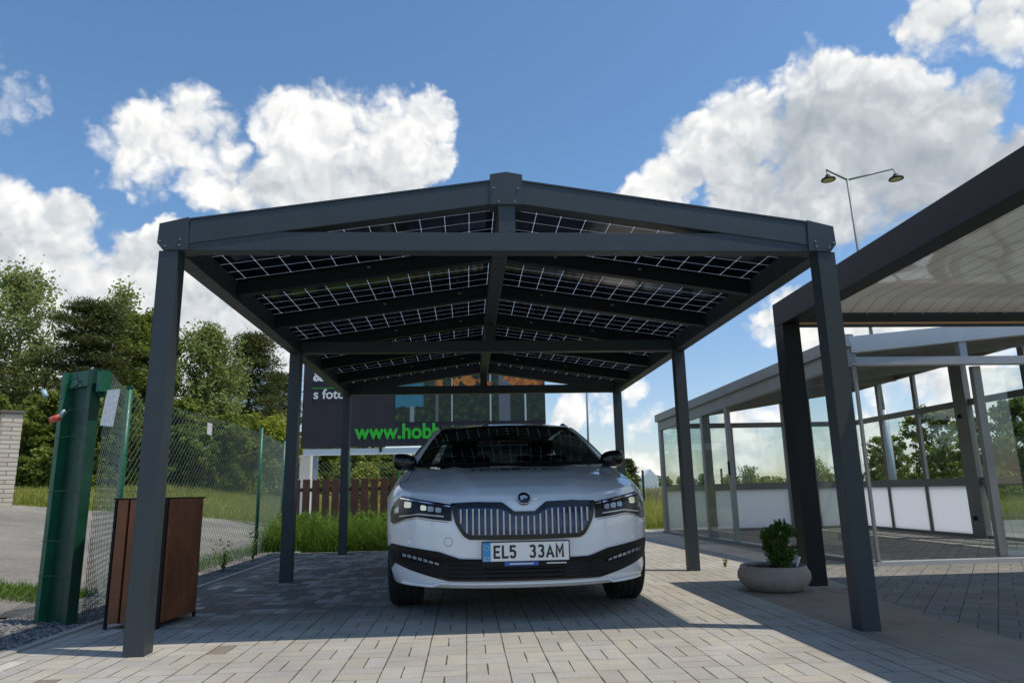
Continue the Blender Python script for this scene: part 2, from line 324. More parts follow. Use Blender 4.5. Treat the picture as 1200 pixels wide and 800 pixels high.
# ---------------------------------------------------------------- object helpers
def tag(o, label=None, cat=None, group=None, kind=None):
    if label: o['label'] = label
    if cat: o['category'] = cat
    if group: o['group'] = group
    if kind: o['kind'] = kind
    return o
def thing(name, loc, label, cat, rot=0, group=None):
    o = bpy.data.objects.new(name, None); o.empty_display_size = .1; COL.objects.link(o); o.location = loc; o.rotation_euler = (0, 0, rot)
    return tag(o, label, cat, group)
class MB:
    def __init__(s): s.v = []; s.f = []
    def add(s, vs, fs):
        k = len(s.v); s.v += [tuple(v) for v in vs]; s.f += [tuple(i + k for i in f) for f in fs]; return s
    def box(s, x0, x1, y0, y1, z0, z1):
        v = [(x, y, z) for z in (z0, z1) for y in (y0, y1) for x in (x0, x1)]
        return s.add(v, [(0, 2, 3, 1), (4, 5, 7, 6), (0, 1, 5, 4), (2, 6, 7, 3), (0, 4, 6, 2), (1, 3, 7, 5)])
    def beam(s, a, b, w, h, up=(0, 0, 1)):
        a = Vector(a); b = Vector(b); d = (b - a).normalized(); up = Vector(up)
        sd = d.cross(up).normalized() * (w / 2); u = sd.cross(d).normalized() * (h / 2)
        v = [p + i * sd + j * u for p in (a, b) for i, j in ((-1, -1), (1, -1), (1, 1), (-1, 1))]
        return s.add(v, [(0, 1, 2, 3), (7, 6, 5, 4), (0, 4, 5, 1), (1, 5, 6, 2), (2, 6, 7, 3), (3, 7, 4, 0)])
    def tube(s, pts, r, n=8, cap=True):
        pts = [Vector(p) for p in pts]; rr = r if hasattr(r, '__len__') else [r] * len(pts); vs = []; fs = []
        prev = None
        for i, p in enumerate(pts):
            d = (pts[min(i + 1, len(pts) - 1)] - pts[max(i - 1, 0)]).normalized()
            if prev is None:
                a = Vector((0, 0, 1)) if abs(d.z) < .9 else Vector((1, 0, 0)); u = d.cross(a).normalized()
            else: u = (prev - d * prev.dot(d)).normalized()
            prev = u; w = d.cross(u)
            for k in range(n):
                t = 2 * PI * k / n; vs.append(p + (u * math.cos(t) + w * math.sin(t)) * rr[i])
        for i in range(len(pts) - 1):
            for k in range(n):
                fs.append((i * n + k, i * n + (k + 1) % n, (i + 1) * n + (k + 1) % n, (i + 1) * n + k))
        if cap: fs.append(tuple(range(n))[::-1]); fs.append(tuple((len(pts) - 1) * n + k for k in range(n)))
        return s.add(vs, fs)
    def lathe(s, prof, n=48, c=(0, 0, 0), rib=0, ribn=0):
        vs = []; fs = []
        for i, (r, z) in enumerate(prof):
            for k in range(n):
                t = 2 * PI * k / n; rr = r * (1 + (rib * math.cos(ribn * t) if ribn else 0)); vs.append((c[0] + rr * math.cos(t), c[1] + rr * math.sin(t), c[2] + z))
        for i in range(len(prof) - 1):
            for k in range(n): fs.append((i * n + k, i * n + (k + 1) % n, (i + 1) * n + (k + 1) % n, (i + 1) * n + k))
        return s.add(vs, fs)
    def prism(s, poly, a, b, axis='y'):
        # polygon in the plane across `axis`, extruded from a to b
        def P(p, t): return (p[0], t, p[1]) if axis == 'y' else ((t, p[0], p[1]) if axis == 'x' else (p[0], p[1], t))
        n = len(poly); v = [P(p, a) for p in poly] + [P(p, b) for p in poly]
        return s.add(v, [tuple(range(n)), tuple(range(2 * n - 1, n - 1, -1))] + [(i, i + n, (i + 1) % n + n, (i + 1) % n) for i in range(n)])
    def grid(s, fn, nu, nv):
        vs = [fn(i / nu, j / nv) for i in range(nu + 1) for j in range(nv + 1)]
        fs = [(i * (nv + 1) + j, (i + 1) * (nv + 1) + j, (i + 1) * (nv + 1) + j + 1, i * (nv + 1) + j + 1) for i in range(nu) for j in range(nv)]
        return s.add(vs, fs)
    def build(s, name, m, parent=None, world=False, smooth=False, bevel=0):
        off = parent.location if (parent is not None and world) else Vector((0, 0, 0))
        me = bpy.data.meshes.new(name); me.from_pydata([(v[0] - off[0], v[1] - off[1], v[2] - off[2]) for v in s.v], [], s.f)
        bm = bmesh.new(); bm.from_mesh(me); bmesh.ops.recalc_face_normals(bm, faces=bm.faces)
        if bevel: bmesh.ops.bevel(bm, geom=list(bm.edges), offset=bevel, segments=2, profile=.7, affect='EDGES')
        bm.to_mesh(me); bm.free()
        me.materials.append(m); me.update()
        if smooth: me.polygons.foreach_set('use_smooth', [True] * len(me.polygons))
        o = bpy.data.objects.new(name, me); COL.objects.link(o)
        if parent is not None: o.parent = parent
        return o
def npmesh(name, V, nper, m, parent=None, off=None):
    """V: array (k*nper,3) of separate quads/tris"""
    V = np.asarray(V, dtype=np.float32).reshape(-1, 3)
    if off is not None: V = V - np.array(off, dtype=np.float32)
    nf = len(V) // nper; me = bpy.data.meshes.new(name)
    me.vertices.add(len(V)); me.vertices.foreach_set('co', V.ravel()); me.loops.add(len(V)); me.loops.foreach_set('vertex_index', np.arange(len(V), dtype=np.int32))
    me.polygons.add(nf); me.polygons.foreach_set('loop_start', np.arange(0, len(V), nper, dtype=np.int32))
    me.update(calc_edges=True); me.materials.append(m)
    o = bpy.data.objects.new(name, me); COL.objects.link(o)
    if parent is not None: o.parent = parent
    return o
def text(name, body, size, m, parent, mtx, sx=1.0, ext=.001, fn=None, align='LEFT', bold=0):
    cu = bpy.data.curves.new(name, 'FONT'); cu.body = body; cu.size = size; cu.extrude = ext; cu.align_x = align; cu.offset = bold
    tmp = bpy.data.objects.new('tmp', cu); COL.objects.link(tmp); bpy.context.view_layer.update()
    me = bpy.data.meshes.new_from_object(tmp.evaluated_get(bpy.context.evaluated_depsgraph_get())); me.name = name
    bpy.data.objects.remove(tmp)
    me.transform(mtx @ Matrix.Diagonal((sx, 1, 1, 1)))
    if fn:
        for v in me.vertices: v.co = fn(v.co)
    me.materials.clear(); me.materials.append(m)
    o = bpy.data.objects.new(name, me); COL.objects.link(o); o.parent = parent; return o
FACE = Matrix.Rotation(R(90), 4, 'X')       # text upright facing -Y
# ---------------------------------------------------------------- terrain
def sstep(a, b, t):
    t = min(1, max(0, (t - a) / (b - a))); return t * t * (3 - 2 * t)
def hgt(x, y):
    L = .86 * min(1, max(0, (-x - 3.7) / 5.6))
    B = min(1.25, .014 * max(0, y - 13)) + (.012 * min(30, max(0, y - 14)) * sstep(-2, -8, x))
    if y < 2: L *= sstep(-8, 2, y)
    return L + B
def axis(segs):
    out = []
    for a, b, n in segs: out += list(np.linspace(a, b, n, endpoint=False))
    return out + [segs[-1][1]]
def sheet(name, xs, ys, m, dz, inside=None, label=None, kind='structure', zf=None):
    idx = {}; vs = []; fs = []
    zf = zf or hgt
    for i, x in enumerate(xs):
        for j, y in enumerate(ys): idx[i, j] = len(vs); vs.append((x, y, zf(x, y) + dz))
    for i in range(len(xs) - 1):
        for j in range(len(ys) - 1):
            if inside is None or inside((xs[i] + xs[i + 1]) / 2, (ys[j] + ys[j + 1]) / 2): fs.append((idx[i, j], idx[i + 1, j], idx[i + 1, j + 1], idx[i, j + 1]))
    o = MB().add(vs, fs).build(name, m, smooth=True); 
    o['kind'] = kind
    if label: o['label'] = label
    return o
xs = axis([(-900, -60, 12), (-60, -12, 24), (-12, -3, 24), (-3, 12, 12), (12, 60, 12), (60, 900, 12)])
ys = axis([(-300, -20, 8), (-20, -8, 4), (-8, 30, 56), (30, 110, 20), (110, 1200, 12)])
sheet('ground', xs, ys, grass_m, -.03)
def flatz(x, y): return 0.0
def rect(name, x0, x1, y0, y1, z, m, nx=1, ny=1):
    o = MB().grid(lambda u, v: (x0 + (x1 - x0) * u, y0 + (y1 - y0) * v, z), nx, ny).build(name, m); o['kind'] = 'structure'; return o
rect('pavement', -2.62, 1.84, -9, 6.52, 0, pave)
MB().add([(1.84, 4.6, 0), (3.30, 4.6, 0), (3.30, 10.3, 0), (.6, 10.3, 0), (.6, 6.52, 0), (1.84, 6.52, 0)], [(0, 1, 2, 3, 4, 5)]).build('pavement', pave)['kind'] = 'structure'
MB().add([(1.84, 1.62, 0), (2.72, 1.62, 0), (3.30, 4.6, 0), (1.84, 4.6, 0)], [(0, 1, 2, 3)]).build('pavement', pave)['kind'] = 'structure'
MB().add([(1.84, -9, 0), (1.70, -9, .0), (2.0, -9, 0), (2.62, 1.62, 0), (1.84, 1.62, 0)], [(0, 2, 3, 4)]).build('slab_strip', pinkm)['kind'] = 'structure'
MB().add([(2.0, -9, 0), (14, -9, 0), (14, 10.3, 0), (3.30, 10.3, 0), (3.30, 4.6, 0), (2.72, 1.62, 0), (2.62, 1.62, 0)], [(0, 1, 2, 3, 4, 5, 6)]).build('pavement', pave2)['kind'] = 'structure'
# road left of the fence (far edge runs diagonally)
def in_road(x, y):
    # far edge: (-12,7) .. (-8.7,9.4) .. (-5.9,12.2) .. (-3.4,14.8)
    e = y - (14.8 + (x + 3.4) * .97 + .25 * math.sin(x * 1.7) + .12 * math.sin(x * 5.1))
    return e < 0
xr = axis([(-40, -12, 14), (-12, -3.35, 70)]); yr = axis([(-40, -6, 8), (-6, 15, 150)])
sheet('road', xr, yr, asphalt, -.005, in_road)
sheet('gravel_strip', axis([(-3.75, -2.62, 20)]), axis([(-9, 9, 90)]), gravel_m, .006, lambda x, y: x > -3.42 + .14 * math.sin(y * 2.3) + .06 * math.sin(y * 7) - (.3 if y < 1.2 else 0), zf=lambda x, y: -.012 if x > -2.7 else 0.0)
kb = MB(); y = -8.0
while y < 6.4: kb.box(-2.68, -2.62, y, y + .985, -.1, .012); y += 1.0
kb.build('kerb', mat('kerb concrete', (.34, .32, .29), .85, var=.15, bump=.2), bevel=.004)['kind'] = 'structure'
# loose stones on the gravel strip
def stones(n, x0, x1, y0, y1, smin, smax):
    V = []
    base = np.array([(1, 0, 0), (0, 1, 0), (-1, 0, 0), (0, -1, 0), (0, 0, 1), (0, 0, -1)], float)
    F = [(0, 1, 4), (1, 2, 4), (2, 3, 4), (3, 0, 4), (1, 0, 5), (2, 1, 5), (3, 2, 5), (0, 3, 5)]
    for _ in range(n):
        s = RNG.uniform(smin, smax) * np.array([1, RNG.uniform(.6, 1), RNG.uniform(.4, .8)]); b = base * s * RNG.uniform(.75, 1.2, (6, 1)); a = RNG.uniform(0, 6.28)
        rot = np.array([[math.cos(a), -math.sin(a), 0], [math.sin(a), math.cos(a), 0], [0, 0, 1]]); b = b @ rot.T + np.array([RNG.uniform(x0, x1), RNG.uniform(y0, y1), .008])
        for f in F: V += [b[i] for i in f]
    return V
o = npmesh('loose_gravel', stones(9000, -3.35, -2.66, -.6, 7.2, .006, .018), 3, stone); tag(o, kind='stuff')

# ---------------------------------------------------------------- carport
cp = thing('carport', (0, 3.0, 0), 'dark grey gabled carport with a solar panel roof standing over the car', 'carport')
HW, S, YM, YR = 1.99, .107, 3.0, 6.0
ZB, ZT = 2.16, 2.30                     # eave beam bottom / top
def zr(x): return 2.612 - (2.612 - 2.322) * abs(x) / HW      # top of rafter
def bolts(parent, pts, r=.0055):
    for p in pts: MB().tube([(p[0], p[1] - .006, p[2]), (p[0], p[1] + .004, p[2])], r, 8).build('bolt', bolt, parent, world=True)
for sx in (-1, 1):
    for k, yy in enumerate((0, YM, YR)):
        x0 = sx * HW if sx < 0 else HW - S
        MB().box(x0, x0 + S, yy, yy + S, 0, ZB).build('post', anth, cp, world=True, bevel=.004)
    xa, xb = (-HW, -HW + S) if sx < 0 else (HW - S, HW)
    MB().box(xa, xb, S + .002, YR - .002, ZB, ZT).build('eave_beam', anth, cp, world=True, bevel=.003)
# rafters
def rafter(y0, y1, depth, name='rafter', xin=.052, xout=HW - .16, drop=0):
    for sx in (-1, 1):
        poly = [(sx * xin, zr(xin) - drop), (sx * xout, zr(xout) - drop), (sx * xout, zr(xout) - depth), (sx * xin, zr(xin) - depth)]
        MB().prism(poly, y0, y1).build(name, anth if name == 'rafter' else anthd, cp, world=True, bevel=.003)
        if name == 'rafter' and y0 < .5:
            poly = [(sx * xin, zr(xin) + .012), (sx * xout, zr(xout) + .012), (sx * xout, zr(xout) + .002), (sx * xin, zr(xin) + .002)]
            MB().prism(poly, y0 - .004, y1 - .01).build('roof_edge_trim', anth, cp, world=True)
rafter(0.0, .10, .142); rafter(YR + .007, YR + .107, .142)
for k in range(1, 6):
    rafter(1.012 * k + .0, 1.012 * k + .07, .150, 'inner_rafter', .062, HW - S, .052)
MB().box(-.055, .055, .112, YR, 2.44, 2.56).build('ridge_beam', anth, cp, world=True, bevel=.003)
for y0 in (.006, YM + .004, YR + .010):
    MB().box(-HW + S + .002, HW - S - .002, y0, y0 + .095, 2.165, 2.278).build('tie_beam', anth, cp, world=True, bevel=.003)
    MB().box(-.05, .05, y0 + .002, y0 + .092, 2.28, 2.452).build('king_post', anth, cp, world=True, bevel=.003)
# corner and ridge caps
for y0 in (-.006, YR - .006):
    for sx in (-1, 1):
        c = [(sx * (HW + .008), zr(HW) + .0), (sx * 1.836, zr(1.836) + .018), (sx * 1.828, 2.165), (sx * 1.965, 2.160), (sx * (HW + .012), 2.205)]
        cap = MB().prism(c, y0, y0 + .122).build('corner_cap', anth, cp, world=True, bevel=.002)
        if y0 < 0: bolts(cp, [(sx * 1.876, y0, 2.19), (sx * 1.955, y0, 2.185), (sx * 1.872, y0, 2.225), (sx * 1.985, y0, 2.215)])
    c = [(-.098, 2.645), (0, 2.662), (.098, 2.645), (.098, 2.452), (-.098, 2.452)]
    MB().prism(c, y0, y0 + .122).build('ridge_cap', anth, cp, world=True, bevel=.002)
    if y0 < 0: bolts(cp, [(-.075, y0, 2.555), (.07, y0, 2.555), (-.048, y0, 2.468), (.05, y0, 2.468)])
# solar panels: each a tilted sheet with its own frame
sl = math.atan((2.612 - 2.322) / HW)
for sx in (-1, 1):
    for k in range(6):
        y0 = .06 + 1.004 * k; y1 = y0 + .996
        L = 1.93
        me = bpy.data.meshes.new('solar_panel'); me.from_pydata([(0, 0, 0), (L, 0, 0), (L, y1 - y0, 0), (0, y1 - y0, 0)], [], [(0, 1, 2, 3)]); me.materials.append(pv)
        # local frame x = down the slope from the ridge
        me.transform(Matrix.Translation((-.04, -.009, 0)))
        o = bpy.data.objects.new('solar_panel', me); COL.objects.link(o); o.parent = cp
        o.rotation_euler = (0, sl if sx > 0 else -sl, 0)
        if sx < 0: me.transform(Matrix.Scale(-1, 4, (1, 0, 0)))
        o.location = (sx * .06, y0 - 3.0 + .009, zr(.06) - .020)
        for a, b in (((-.04, 0), (L - .04, .0)), ((-.04, y1 - y0 - .012), (L - .04, y1 - y0 - .012))):
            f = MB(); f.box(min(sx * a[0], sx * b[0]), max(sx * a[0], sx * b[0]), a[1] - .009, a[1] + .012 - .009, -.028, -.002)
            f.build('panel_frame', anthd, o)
# small white clip dots under the rafters
for k in (1, 2, 3, 4, 5):
    for x in (-.95, .42, 1.05, -.3):
        MB().box(x - .012, x + .012, 1.012 * k - .006, 1.012 * k + .004, zr(x) - .085, zr(x) - .072).build('clip', bolt, cp, world=True)

# ---------------------------------------------------------------- pergola (right, runs towards the camera)
pg = thing('pergola', (2.53, 1.84, 0), 'dark flat roofed pergola with cream folding roof panels on the right', 'pergola')
MB().box(2.46, 2.61, 1.76, 1.92, 0, 2.135).build('post', anthd, pg, world=True, bevel=.004)
MB().box(6.6, 6.75, 1.76, 1.92, 0, 2.135).build('post', anthd, pg, world=True, bevel=.004)
MB().add([(x, y, z) for (x, y, z) in ((2.46, -6, 2.20), (2.61, -6, 2.20), (2.61, 1.92, 2.138), (2.46, 1.92, 2.138), (2.46, -6, 2.41), (2.61, -6, 2.41), (2.61, 1.92, 2.345), (2.46, 1.92, 2.345))],
         [(0, 3, 2, 1), (4, 5, 6, 7), (0, 1, 5, 4), (1, 2, 6, 5), (2, 3, 7, 6), (3, 0, 4, 7)]).build('side_beam', anthd, pg, world=True, bevel=.004)
MB().box(2.612, 6.75, 1.78, 1.92, 2.139, 2.335).build('back_beam', anthd, pg, world=True, bevel=.004)
MB().box(2.615, 6.75, 1.768, 1.779, 2.136, 2.15).build('light_strip', mat('copper light strip', (.62, .36, .20), .35, metal=.3), pg, world=True)
# folded roof panels: wavy sheet
def awnf(u, v):
    x = 2.612 + 4.1 * u; y = 1.55 - 7.5 * v
    return (x, y, 2.305 + .004 * math.sin(v * 60) + .008 * v)
MB().grid(awnf, 1, 120).build('roof_sheet', awn, pg, world=True, smooth=True)
MB().add([(2.612, 1.548, 2.310), (6.7, 1.548, 2.310), (6.7, 1.765, 2.235), (2.612, 1.765, 2.235)], [(0, 1, 2, 3)]).build('folded_panel', awn, pg, world=True)
for k in range(16):
    x = 2.72 + k * .25; MB().lathe([(.0, -.012), (.009, -.006), (.012, 0), (.009, .008), (0, .012)], 10, (x, 1.755, 2.225)).build('roller', bolt, pg, world=True, smooth=True)

# ---------------------------------------------------------------- conservatory
cv = thing('conservatory', (5.2, 6.0, 0), 'grey aluminium glazed conservatory with white lower panels behind the pergola', 'conservatory')
A = (3.74, 3.0); Bp = (3.37, 9.0)
def wl(y, dx=0): t = (y - 3) / 6; return A[0] + (Bp[0] - A[0]) * t + dx
def ztop(y): return 2.305 - (y - 3) / 6 * .17
def cb(name, a, b, w, h, m=alugrey, up=(0, 0, 1)): return MB().beam(a, b, w, h, up).build(name, m, cv, world=True)
# left wall: fascia (two bands), head rail, sill, posts, glass
cb('gutter', (wl(2.93, -.03), 2.93, ztop(2.93) - .065), (wl(9.06, -.03), 9.06, ztop(9.06) - .065), .10, .13)
cb('fascia', (wl(2.95), 2.95, ztop(2.95) - .215), (wl(9.04), 9.04, ztop(9.04) - .215), .07, .165)
cb('sill', (wl(2.95), 2.95, .02), (wl(9.04), 9.04, .02), .12, .04)
for y in (8.98, 7.0, 6.08): cb('post', (wl(y), y, .04), (wl(y), y, ztop(y) - .3), .06, .085, up=(0, 1, 0))
cb('door_frame', (wl(6.9, .04), 6.88, .04), (wl(6.9, .04), 6.88, 1.93), .04, .05, alud, up=(0, 1, 0))
MB().box(wl(6.05) - .05, wl(6.05) - .03, 6.06, 6.09, .95, 1.15).build('door_handle', black, cv, world=True)
for a, b, dx in ((8.94, 7.05, .0), (6.96, 6.12, -.02), (7.9, 7.05, .05)):
    MB().add([(wl(a, dx), a, .05), (wl(b, dx), b, .05), (wl(b, dx), b, ztop(b) - .3), (wl(a, dx), a, ztop(a) - .3)], [(0, 1, 2, 3)]).build('glass_pane', glass_side, cv, world=True)
MB().add([(wl(4.2, .02), 4.2, .05), (wl(3.05, .02), 3.05, .05), (wl(3.05, .02), 3.05, 1.99), (wl(4.2, .02), 4.2, 1.96)], [(0, 1, 2, 3)]).build('glass_pane', glass_side, cv, world=True)
cb('post', (3.765, 2.99, .04), (3.765, 2.99, 2.0), .028, .030, alugrey, up=(0, 1, 0))
# front wall
cb('front_sill', (3.72, 3.0, .02), (8.2, 3.0, .02), .11, .04, aluw)
cb('threshold', (5.27, 3.25, .05), (8.2, 3.25, .05), .05, .04, aluw)
cb('head_rail', (3.72, 3.0, 2.027), (8.2, 3.0, 2.027), .10, .082, aluw)
cb('front_rafter', (3.72, 2.98, 2.195), (8.2, 2.98, 2.62), .10, .17, aluw)
cb('gable_strut', (4.96, 3.0, 2.07), (4.96, 3.0, 2.25), .08, .07, aluw, up=(0, 1, 0))
cb('gable_strut', (6.3, 3.0, 2.07), (6.3, 3.0, 2.36), .08, .07, aluw, up=(0, 1, 0))
# sliding door, half open on the right
cb('door_stile', (5.13, 3.07, 1.98), (5.19, 3.18, .04), .085, .06, alugrey, up=(0, 1, 0))
MB().beam((5.20, 3.18, .075), (8, 3.18, .075), .04, .07).build('door_rail', aluw, cv, world=True)
MB().box(5.22, 7.9, 3.118, 3.124, .10, 1.97).build('glass_pane', glass, cv, world=True)
# back wall (y = 9.1) and right wall (x = 7.1)
def zback(x): return 2.02 + (x - 3.37) * .148
for z, h in ((1.93, .09), (.79, .12), (.02, .05)):
    cb('rail', (3.37, 9.12, z), (7.1, 9.12, z), .06, h, alud); cb('rail', (7.12, 9.1, z), (7.12, 3.2, z), .06, h, alud)
cb('rail', (3.37, 9.12, zback(3.37)), (7.1, 9.12, zback(7.1)), .07, .09, alud)
cb('rail', (7.12, 9.1, 2.56), (7.12, 3.05, 2.62), .07, .10, alud)
for x in (3.40, 4.30, 5.80, 6.30, 7.06): cb('post', (x, 9.12, 0), (x, 9.12, zback(x)), .07, .07, alud, up=(0, 1, 0))
for y in (8.10, 7.08): cb('post', (7.12, y, 0), (7.12, y, 2.56), .05, .075, alud, up=(0, 1, 0))
cb('corner_post', (7.10, 5.98, 0), (7.10, 5.98, 2.56), .09, .27, alud, up=(0, 1, 0))
for y in (4.75, 3.1): cb('post', (7.12, y, 0), (7.12, y, 2.56), .05, .10, alud, up=(0, 1, 0))
MB().lathe([(0, -.03), (.03, -.03), (.035, .0), (.03, .03), (0, .03)], 12, (6.93, 5.84, .28)).build('latch', black, cv, world=True)
MB().lathe([(0, -.03), (.03, -.03), (.035, .0), (.03, .03), (0, .03)], 12, (6.93, 5.84, 1.72)).build('latch', black, cv, world=True)
for a, b in ((3.45, 4.25), (4.35, 5.75), (5.85, 6.25), (6.35, 7.02)):
    MB().box(a, b, 9.10, 9.13, .05, .73).build('white_panel', panel_w, cv, world=True)
    MB().box(a, b, 9.118, 9.122, .85, 1.885).build('glass_pane', glass, cv, world=True)
for a, b in ((9.05, 8.15), (8.05, 7.13), (7.03, 6.12)):
    MB().box(7.10, 7.13, b, a, .05, .73).build('white_panel', panel_w, cv, world=True)
    MB().box(7.118, 7.122, b, a, .85, 1.885).build('glass_pane', glass, cv, world=True)
MB().box(7.118, 7.122, 3.2, 5.84, .1, 1.885).build('glass_pane', glass, cv, world=True)
# inner window sash standing slightly open
cb('sash', (4.74, 9.05, .86), (4.74, 9.05, 1.88), .035, .05, alud, up=(0, 1, 0)); MB().box(4.70, 4.72, 9.0, 9.03, 1.25, 1.45).build('door_handle', black, cv, world=True)
# roof: smoked panels on rafters
def roofz(x, y): return (ztop(y) - .02) + (x - wl(y)) / (7.12 - wl(y)) * (2.66 - ztop(y) + .02)
MB().grid(lambda u, v: (wl(3 + 6.1 * v) + (7.15 - wl(3 + 6.1 * v)) * u, 3 + 6.1 * v, roofz(wl(3 + 6.1 * v) + (7.15 - wl(3 + 6.1 * v)) * u, 3 + 6.1 * v) - .03), 4, 6).build('roof', smoke_pc, cv, world=True)
rf = MB()
for k in range(60):
    y = 3.06 + k * .1; rf.beam((wl(y) + .08, y, roofz(wl(y), y) - .045), (7.1, y, roofz(7.1, y) - .045), .012, .012)
rf.build('roof_rib', alud, cv, world=True)
for y in (4.5, 6.02, 7.5): cb('rafter', (wl(y) + .05, y, roofz(wl(y), y) - .10), (7.1, y, roofz(7.1, y) - .10), .05, .11, alud)

# ---------------------------------------------------------------- double pendant street lamp
def at(axis_, val, px, py):
    v = D_ + R_ * ((px - 600) / F_) - U_ * ((py - 400) / F_); t = (val - CAMP[axis_]) / v[axis_]; return CAMP + v * t
lp = thing('street_lamp', (10.24, 13, 0), 'tall double arm steel lamp post with two pendant lamps', 'street lamp')
top = at(1, 13, 993, 211)
MB().tube([(10.24, 13, 0), (10.24, 13, 2.6)], [.085, .08], 12).build('base_sleeve', mat('pale blue steel sleeve', (.50, .55, .60), .4, var=.08), lp, world=True, smooth=True)
MB().tube([(10.22, 13, 2.55), tuple(top)], [.05, .035], 10).build('pole', steel, lp, world=True, smooth=True)
aL = at(1, 13, 968, 199); aR = at(1, 13, 1046, 198)
for a in (aL, aR):
    MB().tube([tuple(top), tuple(a)], .028, 8).build('arm', steel, lp, world=True, smooth=True)
    hh = a + Vector((.06 if a is aR else .03, 0, -.12))
    MB().tube([tuple(a), tuple(hh + Vector((-.02, 0, .03))), tuple(hh + Vector((0, 0, -.04)))], .012, 6).build('hook', steel, lp, world=True)
    hd = MB().lathe([(.0, .02), (.06, .02), (.075, -.03), (.18, -.10), (.19, -.135), (.155, -.14)], 24, tuple(hh + Vector((0, 0, -.05)))).build('lamp_head', black, lp, world=True, smooth=True)
    g = MB().lathe([(.155, -.132), (0, -.132)], 24, tuple(hh + Vector((0, 0, -.05)))).build('diffuser', mat('lamp diffuser', (.55, .55, .52), .5), hd); g.location = -lp.location
# thin pole far behind
p0 = at(1, 24, 691, 580); p1 = at(1, 24, 688, 455)
o = MB().tube([(p0.x, 24, hgt(p0.x, 24)), (p1.x, 24, 6.2)], [.05, .035], 10).build('flag_pole', steel, smooth=True); tag(o, 'thin pale steel pole right of the billboard behind the car', 'pole')
# ---------------------------------------------------------------- car
XC, YC = .106, .515
car = thing('car', (XC, YC, 0), 'white estate car with number plate EL5 33AM parked under the carport', 'car')
def lerp(t, pts):
    if t <= pts[0][0]: return pts[0][1]
    for (a, va), (b, vb) in zip(pts, pts[1:]):
        if t <= b: return va + (vb - va) * (t - a) / (b - a)
    return pts[-1][1]
def slerp_(t, pts):
    if t <= pts[0][0]: return pts[0][1]
    for (a, va), (b, vb) in zip(pts, pts[1:]):
        if t <= b:
            u = (t - a) / (b - a); u = u * u * (3 - 2 * u); return va + (vb - va) * u
    return pts[-1][1]
def aw(z): return slerp_(z, [(.16, .875), (.30, .905), (.45, .925), (.60, .93), (.80, .925), (1.0, .90)])
def y0(z): return lerp(z, [(.15, .16), (.195, .085), (.215, .045), (.235, .022), (.26, .015), (.36, .018), (.385, .004), (.46, 0.0), (.56, .002), (.66, .012), (.70, .022), (.73, .045), (.76, .09)])
YE = .85
def Yf(x, z):
    t = min(1, abs(x) / aw(z)); return YE - (YE - y0(z)) * (1 - t ** 2.6) ** .5
def zside(y): return lerp(y, [(0, .722), (.05, .728), (.12, .742), (.25, .768), (.4, .785), (.6, .815), (.9, .872), (1.25, .952), (1.6, .985), (2.5, 1.0), (4.3, 1.01), (4.86, .99)])
def zcen(y): return lerp(y, [(0, .722), (.04, .738), (.09, .768), (.2, .812), (.4, .858), (.7, .912), (1.0, .955), (1.15, .972), (1.6, .985), (4.86, 1.0)])
WHL = (.985, 3.83)
def zbot(x, y):
    b = .20 if abs(x) > .5 else .215
    b = .205 - .0 if y < .55 else .21
    for wy in WHL:
        d = abs(y - wy)
        if d < .375: b = max(b, .325 + math.sqrt(.375 ** 2 - d * d) * .98 - .0)
    return b
# plan positions of the ring (right half), fraction along
ring = []
for i in range(29):
    ph = i / 28 * PI / 2; ring.append(('f', ph))
ysd = list(np.linspace(.87, 4.1, 66))
for y in ysd: ring.append(('s', y))
for i in range(1, 15): ring.append(('r', i / 14 * PI / 2))
NL = 26
def ringpt(k, t):
    typ, v = ring[k]
    def xy(z):
        a = aw(z)
        if typ == 'f':
            x = a * math.sin(v) ** (2 / 2.6); y = YE - (YE - y0(z)) * math.cos(v); return x, y
        if typ == 's': return a, v
        y = 4.1 + .76 * math.sin(v); return a * math.cos(v) ** (2 / 3.2), y
    x, y = xy(.6); zt = zside(y); zb = zbot(x, y); z = zb + (zt - zb) * t; x, y = xy(z)
    d = zt - z; ins = .075 * max(0, 1 - d / .13) ** 2.2
    x *= (1 - ins / .93 * (1 if typ != 'f' else min(1, x / .6)))
    if typ == 'f': y += .0
    return x, y, z
mb = MB(); n = len(ring)
tl = [0, .02, .045, .07] + list(np.linspace(.1, .86, 18)) + [.9, .94, .97, 1.0]
for sx in (-1, 1):
    mb.grid(lambda u, v: (lambda p: (sx * p[0], p[1], p[2]))(ringpt(int(round(u * (n - 1))), tl[int(round(v * (len(tl) - 1)))])), n - 1, len(tl) - 1)
body = mb.build('body', paint, car, smooth=True)
# bonnet, built over the same edge line
edge = [ringpt(k, 1.0) for k in range(n)]
hk = [k for k in range(n) if edge[k][1] < 1.62]
hk = hk[::-1]
def bonnet_z(x, y, w=None):
    w = w or .86; t = min(1, abs(x) / w); zs = zside(y); zc = zcen(y)
    crease = .013 * math.exp(-((abs(x) - (.30 + .16 * min(1, y / 1.2))) / .05) ** 2)
    return zs + (max(zc, zs) - zs) * (1 - t ** 2.8) + crease * min(1, y / .3) * (1 - t ** 4)
hb = MB()
